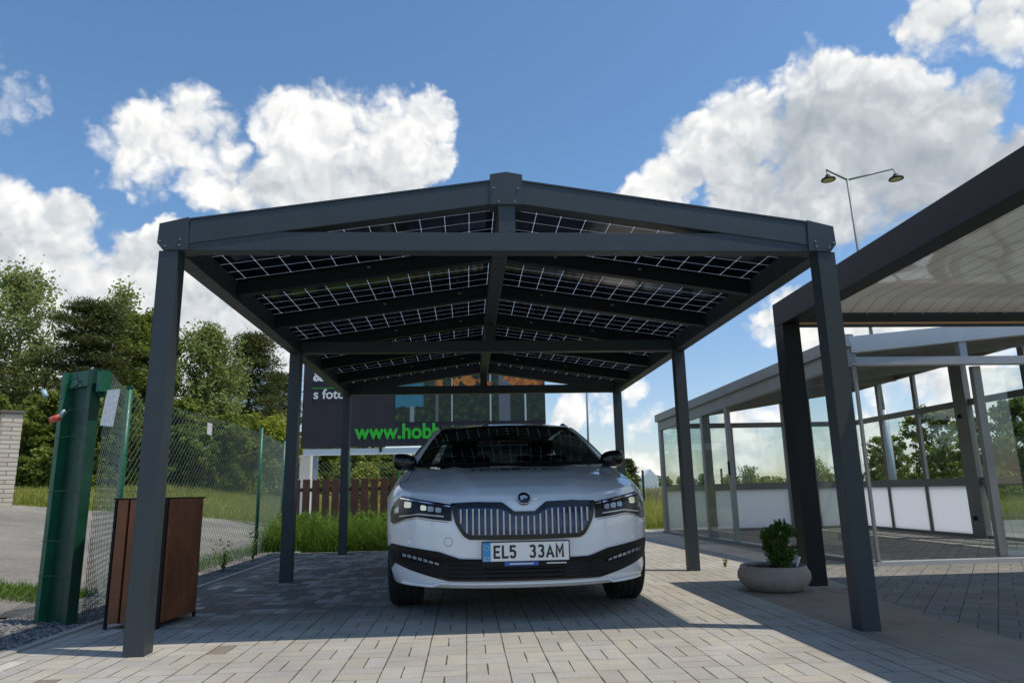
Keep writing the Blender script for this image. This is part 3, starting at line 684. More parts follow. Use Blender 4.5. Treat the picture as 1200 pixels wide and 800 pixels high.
# simple chart: (x, y) grid warped so its front follows the nose plan curve and its sides the ring edge
def wy(y): return lerp(y, [(p[1], p[0]) for p in edge if p[1] < 1.7 and p[0] > 0]) if y > edge[1][1] else edge[1][0]
def hoodp(u, v):
    a = (v * 2 - 1); y1 = 1.62
    # columns: x at nose = a*x28 ; x at rear = a*xr
    xr = wy(1.62)
    ph = abs(a) * PI / 2; sg = 1 if a >= 0 else -1
    kk = abs(a) * 28; k0 = min(27, int(kk)); f = kk - k0
    xf = edge[k0][0] * (1 - f) + edge[k0 + 1][0] * f; yf = edge[k0][1] * (1 - f) + edge[k0 + 1][1] * f; zf_ = edge[k0][2] * (1 - f) + edge[k0 + 1][2] * f
    w = u ** 1.35
    y = yf + (y1 - yf) * w; x = xf + (min(xr, xf + (xr * abs(a) - xf) * 1) - xf) * w
    if abs(a) > .999: x = wy(max(y, edge[28][1])) if y > edge[28][1] else xf
    else:
        lim = wy(y); x = min(x, lim * (.0 + 1.0))
    z = bonnet_z(x, y, wy(y) if y > edge[1][1] else .86)
    z = zf_ + (z - zf_) * min(1, w / .012) if w < .012 else z
    return (sg * x, y, z)
hb.grid(hoodp, 46, 56)
hb.build('bonnet', paint, car, smooth=True)
gapm = mat('panel gap', (.05, .055, .06), .7)
for sx in (-1, 1):
    pts = []
    for a in np.linspace(.84, .93, 4):
        p = hoodp(.085 if a > .5 else .085 + (.5 - a) * .10, .5 + a / 2); pts.append((sx * p[0], p[1], p[2] + .0005))
    last = pts[-1]
    for q in np.linspace(.06, 1, 22):
        y = last[1] + (1.46 - last[1]) * q; x = wy(y) * (.945 - .02 * q); pts.append((sx * x, y, bonnet_z(x, y, wy(y)) + .0008))
    MB().tube(pts, .0022, 5).build('bonnet_shut_line', gapm, car, smooth=True)
    # headlight washer cover and bumper seam below the lamp
    MB().tube([(sx * x, Yf(x, lerp(x, [(.452, .598), (.56, .608), (.68, .624), (.75, .612), (.85, .575)])) - .0004, lerp(x, [(.452, .598), (.56, .608), (.68, .624), (.75, .612), (.85, .575)])) for x in np.linspace(.47, .85, 14)], .0014, 4).build('bumper_seam', gapm, car)

# fascia patches: strips between an upper and a lower outline given in (x, z)
def patch(name, up, lo, m, off, parent=None, sx=1, nx=40, nz=8, skirt=.02, nearer=None):
    xs_ = np.linspace(max(up[0][0], lo[0][0]), min(up[-1][0], lo[-1][0]), nx + 1)
    mb = MB(); vs = []; fs = []
    for i, x in enumerate(xs_):
        zt_, zb_ = lerp(x, up), lerp(x, lo)
        if zt_ < zb_ + .001: zt_ = zb_ + .001
        for j in range(nz + 1):
            z = zb_ + (zt_ - zb_) * j / nz; vs.append((sx * x, Yf(x, z) - off, z))
    for i in range(nx):
        for j in range(nz): a = i * (nz + 1) + j; fs.append((a, a + nz + 1, a + nz + 2, a + 1))
    # rim back into the body
    loop = [i * (nz + 1) for i in range(nx + 1)] + [nx * (nz + 1) + j for j in range(1, nz + 1)] + [i * (nz + 1) + nz for i in range(nx - 1, -1, -1)] + [j for j in range(nz - 1, 0, -1)]
    base = len(vs)
    for k in loop: v = vs[k]; vs.append((v[0], v[1] + skirt, v[2]))
    for q in range(len(loop)): fs.append((loop[q], loop[(q + 1) % len(loop)], base + (q + 1) % len(loop), base + q))
    return MB().add(vs, fs).build(name, m, parent or car)
def sym(l): return [(-x, z) for x, z in l[::-1] if x > 0] + l
gU = sym([(0, .660), (.064, .660), (.10, .690), (.137, .717), (.30, .722), (.452, .716)]); gL = sym([(0, .492), (.341, .497), (.375, .515), (.402, .552), (.43, .60), (.452, .700)])
grille = patch('grille', gU, gL, gloss_black, .014, nx=90, nz=6, skirt=.03)
iU = sym([(0, .637), (.075, .637), (.11, .660), (.155, .679), (.30, .686), (.412, .682)]); iL = sym([(0, .519), (.333, .521), (.36, .535), (.388, .575), (.412, .660)])
patch('grille_mesh', iU, iL, grille_sky_tint, .017, grille, nx=90, nz=4)
nb = 22
for i in range(nb):
    x = -.392 + .784 * i / (nb - 1); zt_, zb_ = lerp(x, iU) - .003, lerp(x, iL) + .003
    yy = min(Yf(x, zt_), Yf(x, zb_)) - .018
    MB().add([(x - .0075, yy, zb_), (x + .0075, yy, zb_), (x + .0075, yy, zt_), (x - .0075, yy, zt_), (x - .0045, yy - .012, zb_ + .002), (x + .0045, yy - .012, zb_ + .002), (x + .0045, yy - .012, zt_ - .002), (x - .0045, yy - .012, zt_ - .002)],
             [(4, 5, 6, 7), (0, 1, 5, 4), (1, 2, 6, 5), (2, 3, 7, 6), (3, 0, 4, 7)]).build('grille_bar', mat_bar if 'mat_bar' in globals() else globals().setdefault('mat_bar', mat('silver grille bar', (.50, .50, .50), .3, metal=.7)), grille)
nU = sym([(0, .372), (.40, .383), (.455, .400), (.53, .424), (.70, .444), (.862, .460), (.894, .43)]); nL = sym([(0, .250), (.47, .251), (.60, .278), (.72, .305), (.838, .336), (.870, .285), (.894, .262)])
intake = patch('lower_intake', nU, nL, black, .010, nx=120, nz=8, skirt=.02)
rb = MB()
for k in range(4):
    z = .272 + k * .024
    rb.tube([(x, Yf(x, z) - .012, z) for x in np.linspace(-.47, .47, 21)], .003, 5)
rb.build('intake_slat', gloss_black, intake)
patch('intake_sill', sym([(0, .262), (.47, .263), (.52, .277)]), sym([(0, .252), (.47, .253), (.52, .27)]), gloss_black, .013, intake, nx=60, nz=2)
for sx in (-1, 1):
    h = patch('headlight', [(.452, .708), (.62, .735), (.79, .765), (.835, .735), (.862, .69), (.872, .66)], [(.452, .608), (.56, .618), (.68, .634), (.75, .622), (.85, .585), (.872, .60)], hl_dark, .014, sx=sx, nx=36, nz=10)
    patch('headlight_upper_trim', [(.46, .70), (.80, .757)], [(.46, .692), (.80, .749)], chrome, .0155, h, sx, 20, 1, .004)
    for x0_, x1_, zc_, hh, mm in ((.515, .552, .675, .028, hl_lens), (.562, .602, .681, .030, hl_lens), (.612, .650, .688, .030, hl_yel if sx < 0 else hl_lens), (.715, .765, .708, .036, hl_yel)):
        patch('projector', [(x0_, zc_ + hh / 2 - .004), (x0_ + .008, zc_ + hh / 2), (x1_ - .008, zc_ + hh / 2 + .004), (x1_, zc_ + hh / 2)], [(x0_, zc_ - hh / 2 + .004), (x0_ + .008, zc_ - hh / 2), (x1_ - .008, zc_ - hh / 2), (x1_, zc_ - hh / 2 + .006)], mm, .0165, h, sx, 10, 4, .004)
    patch('running_light', [(.50, .640), (.66, .655), (.80, .640)], [(.50, .632), (.66, .648), (.80, .630)], mat_bar, .0165, h, sx, 20, 1, .004)
    patch('indicator_lens', [(.805, .70), (.84, .68)], [(.805, .66), (.84, .65)], hl_lens, .016, h, sx, 8, 4, .004)
    f = patch('fog_light', [(.51, .352), (.60, .380), (.72, .405), (.80, .412)], [(.51, .338), (.60, .348), (.72, .368), (.80, .378)], hl_dark, .014, sx=sx, nx=24, nz=3, skirt=.012)
    for q in range(7):
        xa = .53 + q * .036; patch('fog_reflector', [(xa, lerp(xa, [(.51, .349), (.60, .375), (.72, .400), (.80, .407)])), (xa + .026, lerp(xa + .026, [(.51, .349), (.60, .375), (.72, .400), (.80, .407)]))], [(xa, lerp(xa, [(.51, .342), (.60, .358), (.72, .380), (.80, .389)])), (xa + .026, lerp(xa + .026, [(.51, .342), (.60, .358), (.72, .380), (.80, .389)]))], hl_lens, .017, f, sx, 4, 2, .004)
    # sensors
    for x, z in ((.30, .462), (.72, .478)):
        MB().tube([(sx * x, Yf(x, z) + .01, z), (sx * x, Yf(x, z) - .0025, z)], .011, 14).build('parking_sensor', paint, car, smooth=False)
        MB().lathe([(.011, 0), (.0135, 0)], 14, (0, 0, 0)) 
# tow eye cover outline
cvv = MB(); cxx, czz = -.47, .484
pts = [(cxx + .026 * math.cos(a), czz + .026 * math.sin(a)) for a in np.linspace(0, 2 * PI, 25)]
cvv.tube([(x, Yf(x, z) - .0005, z) for x, z in pts], .0016, 4, False); cvv.build('tow_eye_cover', mat('panel gap', (.18, .19, .20), .6), car)
# silver blade under the intake: lower lip
MB().tube([(x, Yf(x, .24) - .002 + .0, .236 - (.018 if abs(x) > .55 else 0)) for x in np.linspace(-.80, .80, 41)], .010, 8).build('bumper_lip', paint, car, smooth=True)
MB().grid(lambda u, v: (-.80 + 1.6 * u, Yf(-.80 + 1.6 * u, .2) + .02 + .5 * v, .200 - .03 * v), 30, 3).build('undertray', black, car)
# plate and holder
pl = MB().box(-.268, .268, -.030, -.010, .340, .484).build('plate_holder', black, car, bevel=.002)
pp = MB().box(-.261, .261, -.036, -.031, .369, .481).build('number_plate', plate_w, pl, bevel=.0015)
MB().box(-.259, -.214, -.0385, -.0365, .371, .479).build('plate_country_band', plate_b, pp)
bt = mat('plate border', (.02, .02, .02), .5)
bb = MB(); 
for a in ((-.261, .261, .479, .4825), (-.261, .261, .3675, .371)): bb.box(a[0], a[1], -.0375, -.0365, a[2], a[3])
bb.build('plate_border', bt, pp)
def T(x, y, z): return Matrix.Translation((x, y, z)) @ FACE
def stroke(mb, pts, w, y, ox, oz, closed=False):
    P = [Vector((p[0], p[1])) for p in pts]; n_ = len(P); L_ = []; R2 = []
    for i, p in enumerate(P):
        d1 = (P[i] - P[i - 1]).normalized() if i > 0 else None; d2 = (P[i + 1] - P[i]).normalized() if i < n_ - 1 else None
        if d1 is None: nrm = Vector((-d2.y, d2.x)); k = 1
        elif d2 is None: nrm = Vector((-d1.y, d1.x)); k = 1
        else:
            n1_, n2_ = Vector((-d1.y, d1.x)), Vector((-d2.y, d2.x)); nrm = (n1_ + n2_).normalized(); k = 1 / max(.45, nrm.dot(n1_))
        L_.append(p + nrm * w / 2 * k); R2.append(p - nrm * w / 2 * k)
    vs = []
    for q in L_ + R2: vs.append((ox + q.x, y, oz + q.y))
    mb.add(vs, [(i, i + 1, n_ + i + 1, n_ + i) for i in range(n_ - 1)])
def glyph(ch, ox, oz, w, h, t, y, parent):
    m_ = MB(); e = t / 2; W_, H_ = w - e, h - e
    if ch == 'E': stroke(m_, [(w, H_), (e, H_), (e, e), (w, e)], t, y, ox, oz); stroke(m_, [(t + .0003, h / 2), (w * .88, h / 2)], t, y, ox, oz)
    if ch == 'L': stroke(m_, [(e, h), (e, e), (w, e)], t, y, ox, oz)
    if ch == '5': stroke(m_, [(w * .95, H_), (e * 1.3, H_), (e * 1.2, h * .56), (w * .55, h * .60), (W_, h * .48), (W_, h * .20), (w * .68, e), (w * .32, e), (e, h * .22)], t, y, ox, oz)
    if ch == '3': stroke(m_, [(e, h * .82), (w * .3, H_), (w * .7, H_), (W_ * .97, h * .82), (W_ * .97, h * .64), (w * .60, h * .535), (W_, h * .43), (W_, h * .2), (w * .7, e), (w * .3, e), (e * .8, h * .2)], t, y, ox, oz)
    if ch == 'A': stroke(m_, [(e * .6, 0), (w / 2, h - t * .9), (w - e * .6, 0)], t, y, ox, oz); m_.box(ox + w * .28, ox + w * .72, y - .0003, y + .0003, oz + h * .22, oz + h * .22 + t * .85)
    if ch == 'M': stroke(m_, [(e, 0), (e, h - t * .2), (w / 2, h * .38), (W_, h - t * .2), (W_, 0)], t, y, ox, oz)
    m_.build('plate_letter', txtblack, parent)
for ch, gx in zip('EL533AM', (-.196, -.146, -.100, .020, .071, .122, .180)):
    glyph(ch, gx, .387, .040 if ch not in 'AM' else (.048 if ch == 'A' else .050), .076, .0128, -.0385, pp)
text('plate_country_code', 'CZ', .030, txtwhite, pp, T(-.253, -.0398, .378), .85, .0004)
st = MB()
for k in range(12):
    a = k * PI / 6; st.box(-.2365 + .013 * math.cos(a) - .0017, -.2365 + .013 * math.cos(a) + .0017, -.0396, -.0386, .448 + .013 * math.sin(a) - .0017, .448 + .013 * math.sin(a) + .0017)
st.build('plate_star', mat('plate star yellow', (.8, .7, .1), .4), pp)
MB().box(-.13, .075, -.0315, -.0302, .343, .366).build('holder_blue_band', mat('holder blue band', (.02, .12, .42), .4), pl)
MB().box(.125, .245, -.0312, -.0302, .351, .358).build('holder_print', txtwhite, pl)
MB().box(-.10, .045, -.0326, -.0317, .351, .358).build('holder_print', txtwhite, pl)
# round badge with a winged arrow
ez = .732
def bz(x, z): return Yf(x, z)
eb = MB().lathe([(.0, .012), (.036, .010), (.042, .004), (.042, -.01)], 32); em = eb.build('badge', gloss_black, car, smooth=True)
em.rotation_euler = (R(62), 0, 0); em.location = (0, .030, .737)
rg = MB(); rg.tube([(.0405 * math.cos(a), .0405 * math.sin(a), .007) for a in np.linspace(0, 2 * PI, 33)], .003, 6, False); rg.build('badge_ring', chrome, em, smooth=True)
wg = MB(); wg.add([(-.024, -.016, .0125), (-.005, -.016, .0125), (-.005, -.004, .0125), (.004, -.004, .0125), (.004, -.010, .0125), (.026, .002, .0125), (.004, .016, .0125), (-.004, .016, .0125), (-.026, .010, .0125), (-.022, .004, .0125), (-.026, .0, .0125), (-.020, -.006, .0125)], [tuple(range(12))]); wg.build('badge_arrow', mat_bar, em)
MB().box(.055, .078, -.002, .004, .728, .735).build('small_badge', chrome, car)
# lettering on the bonnet
def onhood(dx):
    def f(co): x = co.x; y = co.y; return Vector((x, y, bonnet_z(x, y, wy(y)) + .0025 + co.z))
    return f
text('bonnet_lettering', 'HOBBY', .20, txtblack, car, Matrix.Translation((-.33, .86, 0)), .72, .0003, onhood(0), bold=.004)
text('bonnet_lettering', 'TEC', .20, mat('dark green lettering', (.02, .14, .05), .5), car, Matrix.Translation((.115, .86, 0)), .72, .0003, onhood(0), bold=.004)
ln = MB()
for k in range(34):
    x = -.25 + k * .0155; ln.box(x, x + .010, .80, .815, 0, .0003)
ln.v = [(v[0], v[1], bonnet_z(v[0], v[1], wy(v[1])) + .002 + v[2]) for v in ln.v]; ln.build('bonnet_small_print', mat('grey lettering', (.12, .13, .14), .5), car)
# greenhouse
def Wb(a): return Vector((.775 * a, 1.15 + .27 * a * a, .975 + .015 * a * a))
def Wt(a): return Vector((.590 * a, 1.93 + .11 * a * a, 1.368 - .028 * a * a))
def wind(u, v, o=0):
    a = u * 2 - 1; p = Wb(a).lerp(Wt(a), v); k = 4 * v * (1 - v) * .022; return (p.x, p.y - k * .5 - o * .6, p.z + k + o * .8)
MB().grid(lambda u, v: wind(u, v), 24, 10).build('windscreen', mat_ws := glass_mat('windscreen glass', (.07, .09, .09), .12), car, smooth=True)
MB().grid(lambda u, v: wind(u, v * .045 + (.0), .002), 24, 2).build('windscreen_frit', black, car, smooth=True)
MB().grid(lambda u, v: wind(u, .94 + v * .06, .002), 24, 2).build('windscreen_frit', black, car, smooth=True)
for sx in (-1, 1):
    MB().grid(lambda u, v: (lambda p, q: (sx * (p.x + (q.x - p.x) * u), p.y + (q.y - p.y) * u, p.z + (q.z - p.z) * u + .012 * 4 * u * (1 - u)))(Vector(wind(1, v)) + Vector((-.012, 0, .001)), Vector((.862, 1.50, .975)).lerp(Vector((.640, 2.10, 1.345)), v)), 6, 16).build('pillar', paint, car, smooth=True)
    def sg(u, v):
        b = Vector((.858 - .03 * u, 1.50 + 2.75 * u, .985)); t = Vector((.640, 2.09 + 1.95 * u, 1.345 + .045 * math.sin(PI * u)))
        p = b.lerp(t, v); return (sx * (p.x + .02 * 4 * v * (1 - v)), p.y, p.z)
    MB().grid(sg, 20, 8).build('side_window', autoglass, car, smooth=True)
    MB().tube([(sx * .60, y, 1.372 + .022 * math.sin(PI * (y - 2.2) / 2.2) + (.028 if 2.45 < y < 4.2 else 0)) for y in (2.22, 2.34, 2.50, 2.6, 3.0, 3.5, 4.0, 4.19, 4.3)], [.012, .024, .026, .018, .013, .013, .014, .016, .01], 8).build('roof_rail', gloss_black, car, smooth=True)
    # mirror
    mh = MB()
    def mir(u, v):
        th = u * 2 * PI; ph = (v - .5) * PI
        cx_ = math.copysign(abs(math.cos(th)) ** .7, math.cos(th)); sz = math.copysign(abs(math.sin(th)) ** .8, math.sin(th)); r = max(.02, math.cos(ph)) ** .6
        return (sx * (.865 + .100 * cx_ * r + .012 * sz * r), 1.47 + .075 * math.sin(ph) , 1.035 + .068 * sz * r * (1 + .12 * cx_))
    mh.grid(mir, 28, 12); m_ = mh.build('mirror', gloss_black, car, smooth=True)
    MB().tube([(sx * .79, 1.50, .985), (sx * .83, 1.48, 1.0)], .022, 8).build('mirror_stalk', black, m_)
def roofp(u, v):
    a = u * 2 - 1; 
    y = (1.93 + .11 * a * a) + (4.35 - 1.93 - .11 * a * a) * v
    zc_ = lerp(y, [(1.93, 1.368), (2.1, 1.400), (2.4, 1.430), (2.9, 1.452), (3.4, 1.448), (3.9, 1.43), (4.35, 1.395)])
    zs_ = lerp(y, [(1.93, 1.340), (2.1, 1.360), (2.4, 1.385), (2.9, 1.405), (3.4, 1.405), (3.9, 1.39), (4.35, 1.36)])
    w = lerp(y, [(1.93, .590), (2.1, .628), (2.5, .642), (4.35, .60)]); 
    return (a * w, y, zs_ + (zc_ - zs_) * (1 - abs(a) ** 2.4) - (.012 if abs(a) > .99 else 0))
MB().grid(roofp, 24, 30).build('roof', paint, car, smooth=True)
MB().grid(lambda u, v: ((u * 2 - 1) * (.60 + .20 * v), 4.35 + .42 * v, 1.385 - .40 * v - .02 * abs(u * 2 - 1) ** 2), 10, 6).build('tailgate', autoglass, car, smooth=True)
# interior hints: dash, mirror and wipers
MB().box(-.70, .70, 1.45, 1.75, .86, .955).build('dashboard', black, car, bevel=.02)
for sx in (-1, 1):
    MB().box(sx * .37 - .24, sx * .37 + .24, 2.35, 2.5, .6, 1.12).build('seat', black, car, bevel=.04)
    MB().box(sx * .37 - .12, sx * .37 + .12, 2.42, 2.5, 1.13, 1.27).build('headrest', black, car, bevel=.03)
MB().box(-.12, .12, 1.90, 1.93, 1.235, 1.30).build('rear_view_mirror', black, car, bevel=.01)
for x0_, x1_ in ((-.62, -.05), (.02, .60)):
    MB().tube([wind((x / .775 + 1) / 2, .03 + .02 * math.sin((x - x0_) / (x1_ - x0_) * PI), .010) for x in np.linspace(x0_, x1_, 9)], .006, 6).build('wiper', black, car)
# wheels
for wyy in WHL:
    for sx in (-1, 1):
        xc_ = sx * .79
        prof = [(.235, -.105), (.27, -.112), (.315, -.112), (.331, -.098), (.335, -.06), (.336, -.05), (.330, -.048), (.330, -.042), (.336, -.04), (.336, -.006), (.330, -.004), (.330, .004), (.336, .006), (.336, .04), (.330, .042), (.330, .048), (.336, .05), (.335, .06), (.331, .098), (.315, .112), (.27, .112), (.235, .105)]
        w = MB().lathe(prof, 48); w.v = [(v[2] + xc_, v[0] + wyy, v[1] + .334) for v in w.v]
        wo_ = w.build('wheel', rubber, car)
        tr = MB()
        for k in range(72):
            a = k * PI / 36
            for s2 in (-1, 1):
                c0 = Vector((xc_ + s2 * .085, wyy + .3345 * math.cos(a), .334 + .3345 * math.sin(a))); c1 = Vector((xc_ + s2 * .055, wyy + .338 * math.cos(a + .05), .334 + .338 * math.sin(a + .05)))
                tr.beam(c0, c1, .008, .005)
        tr.build('tread', rubber, wo_)
        rim = MB().lathe([(.235, -.09), (.225, .06), (.05, .085), (0, .088)], 40); rim.v = [(sx * v[2] + xc_, v[0] + wyy, v[1] + .334) for v in rim.v]
        rim.build('rim', gloss_black, wo_, smooth=True)
MB().box(-.70, .70, .75, 4.5, .22, .45).build('floor_pan', black, car)
MB().box(-.70, .70, .80, 1.2, .3, .6).build('engine_bay', black, car)

# ---------------------------------------------------------------- left: gate post, fence, bin
gp = thing('gate_post', (-2.92, 1.05, 0), 'leaning tall green steel channel gate post at the end of the wire fence', 'gate post', rot=R(-30)); gp.scale = (.84, 1, 1)
# local x along the channel face, y away from the camera; half width .25
gh = 1.655
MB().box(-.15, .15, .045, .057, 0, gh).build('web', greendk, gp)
for x in (-.205, .145): MB().box(x, x + .055, -.012, .06, -.02, gh).build('flange', greenp if x < 0 else greendk, gp, bevel=.004)  # left flange lighter, right darker: sunlit and shaded sides painted by colour
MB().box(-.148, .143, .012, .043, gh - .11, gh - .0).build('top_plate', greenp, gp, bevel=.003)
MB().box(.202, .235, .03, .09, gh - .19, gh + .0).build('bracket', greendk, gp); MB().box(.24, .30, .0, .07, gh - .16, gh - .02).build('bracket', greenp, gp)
for z in (.3, .52, .84, 1.2, 1.38):
    MB().tube([(-.21, -.018, z), (.0, -.022, z + .006), (.21, -.018, z - .004)], .0022, 5).build('tie_wire', greendk, gp)
def cable(pts, r=.004, cname='cable'):
    # smooth the polyline
    P = [Vector(p) for p in pts]; out = []
    for i in range(len(P) - 1):
        a, b, c, d = P[max(i - 1, 0)], P[i], P[i + 1], P[min(i + 2, len(P) - 1)]
        for k in range(8):
            t = k / 8; out.append(.5 * ((2 * b) + (c - a) * t + (2 * a - 5 * b + 4 * c - d) * t * t + (-a + 3 * b - 3 * c + d) * t ** 3))
    out.append(P[-1]); return MB().tube(out, r, 6).build(cname, black, gp, smooth=True)
cable([(.10, -.05, gh - .09), (.02, -.06, gh + .06), (-.12, -.07, gh + .05), (-.27, -.07, gh - .02), (-.33, -.06, gh - .12), (-.31, -.05, gh - .17)])
MB().tube([(-.345, -.06, gh - .115), (-.29, -.06, gh - .165)], .016, 10).build('cable_sleeve', bluegrey, gp, smooth=True)
cable([(.10, -.05, gh - .10), (.09, -.07, gh - .2), (.03, -.08, gh - .29), (-.02, -.08, gh - .32)])
MB().tube([(.02, -.08, gh - .285), (-.03, -.08, gh - .32)], .014, 10).build('cable_sleeve', bluegrey, gp, smooth=True)
MB().tube([(-.045, -.08, gh - .325), (-.135, -.08, gh - .335)], .022, 12).build('cable_plug', redp, gp, smooth=True)
cable([(.13, -.04, gh - .08), (.02, -.05, gh - .13), (-.02, -.05, gh - .10), (.06, -.05, gh - .06), (.15, -.04, gh - .12)], .003)

def chain_link(name, path, h, pitch, m, r, parent):
    """diagonal wires over a wall that follows path [(x,y,z)...]"""
    P = [Vector(p) for p in path]; L = [0]
    for a, b in zip(P, P[1:]): L.append(L[-1] + (b - a).length)
    def pt(s, z):
        s = min(max(s, 0), L[-1])
        for i in range(len(P) - 1):
            if s <= L[i + 1] + 1e-9: return P[i].lerp(P[i + 1], (s - L[i]) / (L[i + 1] - L[i])) + Vector((0, 0, z))
    tri = []
    nd = (P[-1] - P[0]).cross(Vector((0, 0, 1))).normalized()
    def seg(a, b):
        d = (b - a).normalized(); u = d.cross(nd).normalized() * r; w = nd * r
        ring_ = [u, -u * .5 + w * .87, -u * .5 - w * .87]
        for k in range(3):
            k2 = (k + 1) % 3; tri.extend([a + ring_[k], a + ring_[k2], b + ring_[k2], b + ring_[k]])
    nz_ = int(h / pitch)
    k = -int(h / pitch) - 1; H = h
    ns = int(L[-1] / pitch) + 2
    for i in range(-nz_ - 1, ns):
        for sgn in (1, -1):
            # line from (s0,0) rising; zigzag broken in steps so that it follows the bends
            for j in range(nz_):
                s_a = (i + j) * pitch if sgn > 0 else (i + nz_ - j) * pitch; s_b = s_a + sgn * pitch
                if min(s_a, s_b) < -.001 or max(s_a, s_b) > L[-1]: continue
                wob = .006 * math.sin(i * 1.3 + j * .7)
                off = nd * (.004 * sgn)
                seg(pt(s_a, j * pitch + .03 + wob) + off, pt(s_b, (j + 1) * pitch + .03 - wob * .5) + off)
    V = np.array([tuple(v) for v in tri]); o = npmesh(name, V, 4, m, parent, parent.location); return o
wirem = mat('galvanised green wire', (.16, .22, .19), .4, metal=.4)
f1 = thing('wire_fence', (-3.14, 2.3, 0), 'green chain link fence with round posts on the left behind the bin', 'fence')
chain_link('wire_mesh', [(-2.74, 1.06, 0), (-3.16, 2.3, 0), (-3.13, 6.15, 0), (-3.42, 8.6, 0)], 1.64, .078, wirem, .0020, f1)
for x, y, h, r in ((-3.16, 2.3, 1.72, .027), (-3.12, 6.15, 1.74, .024), (-3.42, 8.6, 1.74, .024)):
    p_ = MB().tube([(x, y, 0), (x, y, h)], r, 14).build('post', greenp, f1, world=True, smooth=True); MB().tube([(x - f1.location.x, y - f1.location.y, h), (x - f1.location.x, y - f1.location.y, h + .02)], r * 1.15, 12).build('post_cap', greendk, p_)
for z in (.06, .85, 1.66):
    MB().tube([(-2.74, 1.06, z), (-3.16, 2.3, z), (-3.13, 6.15, z), (-3.42, 8.6, z)], .0025, 5).build('tension_wire', greendk, f1, world=True)
tg = MB()
def tagp(u, v): return (-2.72 + .01 * math.sin(v * 5) - .045 * u, .95 + .14 * u, 1.555 - .24 * v)
o = MB().add([(-2.625, .86, 1.49), (-2.545, .86, 1.50), (-2.575, .87, 1.25), (-2.655, .87, 1.26), (-2.625, .866, 1.49), (-2.545, .866, 1.50), (-2.575, .876, 1.25), (-2.655, .876, 1.26)], [(0, 1, 2, 3), (7, 6, 5, 4), (0, 4, 5, 1), (1, 5, 6, 2), (2, 6, 7, 3), (3, 7, 4, 0)]).build('tag_sheet', tarp); tag(o, 'larger white sheet hung on the wire beside the green gate post', 'tag')
o = MB().box(-3.118, -3.114, 4.06, 4.20, 1.47, 1.60).build('tag_sheet', tarp); tag(o, 'small white tag clipped to the fence mesh between two posts', 'tag')

bn_ = thing('litter_bin', (-2.145, .79, 0), 'brown slatted wooden litter bin behind the left front post', 'litter bin', rot=R(-7))
# local origin: nearest corner; x to the left (negative), y away
BW, BD, BH = .345, .455, .785
def bslat(x0, x1, yy0, yy1, nm='slat', m=wood): return MB().box(x0, x1, yy0, yy1, .035, BH - .006).build(nm, m, bn_, bevel=.004)
bslat(-BW + .018, -BW + .085, -.004, .016); bslat(-.245, -.165, -.004, .016); bslat(-.150, -.085, -.004, .016); bslat(-.068, -.022, -.004, .016)
for k in range(11): bslat(-.012, .010, .018 + k * .0388, .018 + k * .0388 + .033)
for k in range(4): bslat(-BW + .012 + k * .084, -BW + .088 + k * .084, BD - .016, BD + .004)
for k in range(7): bslat(-BW - .01, -BW + .010, .020 + k * .061, .020 + k * .061 + .054)
MB().box(-BW + .02, -.02, .025, BD - .02, .03, BH - .02).build('liner', black, bn_)
for x in (-BW, -.012):
    for y in (0, BD - .012): MB().box(x - .003, x + .012, y - .004, y + .014, 0, BH).build('corner_frame', black, bn_)
tb = MB(); tb.box(-BW - .012, .012, -.008, .03, BH - .006, BH + .003); tb.box(-BW - .012, .012, BD - .03, BD + .008, BH - .006, BH + .003); tb.box(-BW - .012, -BW + .03, .03, BD - .03, BH - .006, BH + .003); tb.box(-.03, .012, .03, BD - .03, BH - .006, BH + .003)
tb.build('top_rim', black, bn_)

# ---------------------------------------------------------------- brick gate pillar far left
def brick_mat():
    m = bpy.data.materials.new('white brick'); m.use_nodes = True; t = NT(m.node_tree); b = m.node_tree.nodes['Principled BSDF']
    oc = t.new('ShaderNodeTexCoord').outputs['Object']; sp = t.new('ShaderNodeSeparateXYZ', ins={0: oc})
    v = t.new('ShaderNodeCombineXYZ', ins={0: t.math('ADD', sp.outputs[0], sp.outputs[1]), 1: sp.outputs[2], 2: 0.0}).outputs[0]
    br = t.new('ShaderNodeTexBrick', ins={0: v, 1: (.66, .58, .46, 1), 2: (.54, .46, .36, 1), 3: (.24, .20, .16, 1)}); br.inputs['Scale'].default_value = 1; br.inputs['Mortar Size'].default_value = .008
    br.inputs['Brick Width'].default_value = .30; br.inputs['Row Height'].default_value = .078
    t.set(b.inputs['Base Color'], br.outputs[0]); b.inputs['Roughness'].default_value = .85
    bp = t.new('ShaderNodeBump', ins={0: .5, 1: .01, 'Height': t.math('SUBTRACT', 1, br.outputs[1])}); t.set(b.inputs['Normal'], bp.outputs[0]); return m
pb = CAMP + (ray(3, 584) - Vector((0, 0, 0))) * 1.0
rr = ray(1, 584); tt = 15.6 / rr.length; pz = CAMP + rr * 15.6
bp_ = thing('brick_pillar', (pz.x, pz.y, 0), 'white brick gate pillar with a stone cap across the road on the far left', 'pillar', rot=R(38))
gz = hgt(pz.x, pz.y) - .05
MB().box(-.16, .16, -.16, .16, gz, gz + 1.66).build('shaft', brick_mat(), bp_); MB().box(-.19, .19, -.19, .19, gz + 1.662, gz + 1.71).build('cap', mat('cap stone', (.16, .13, .11), .8), bp_, bevel=.01)

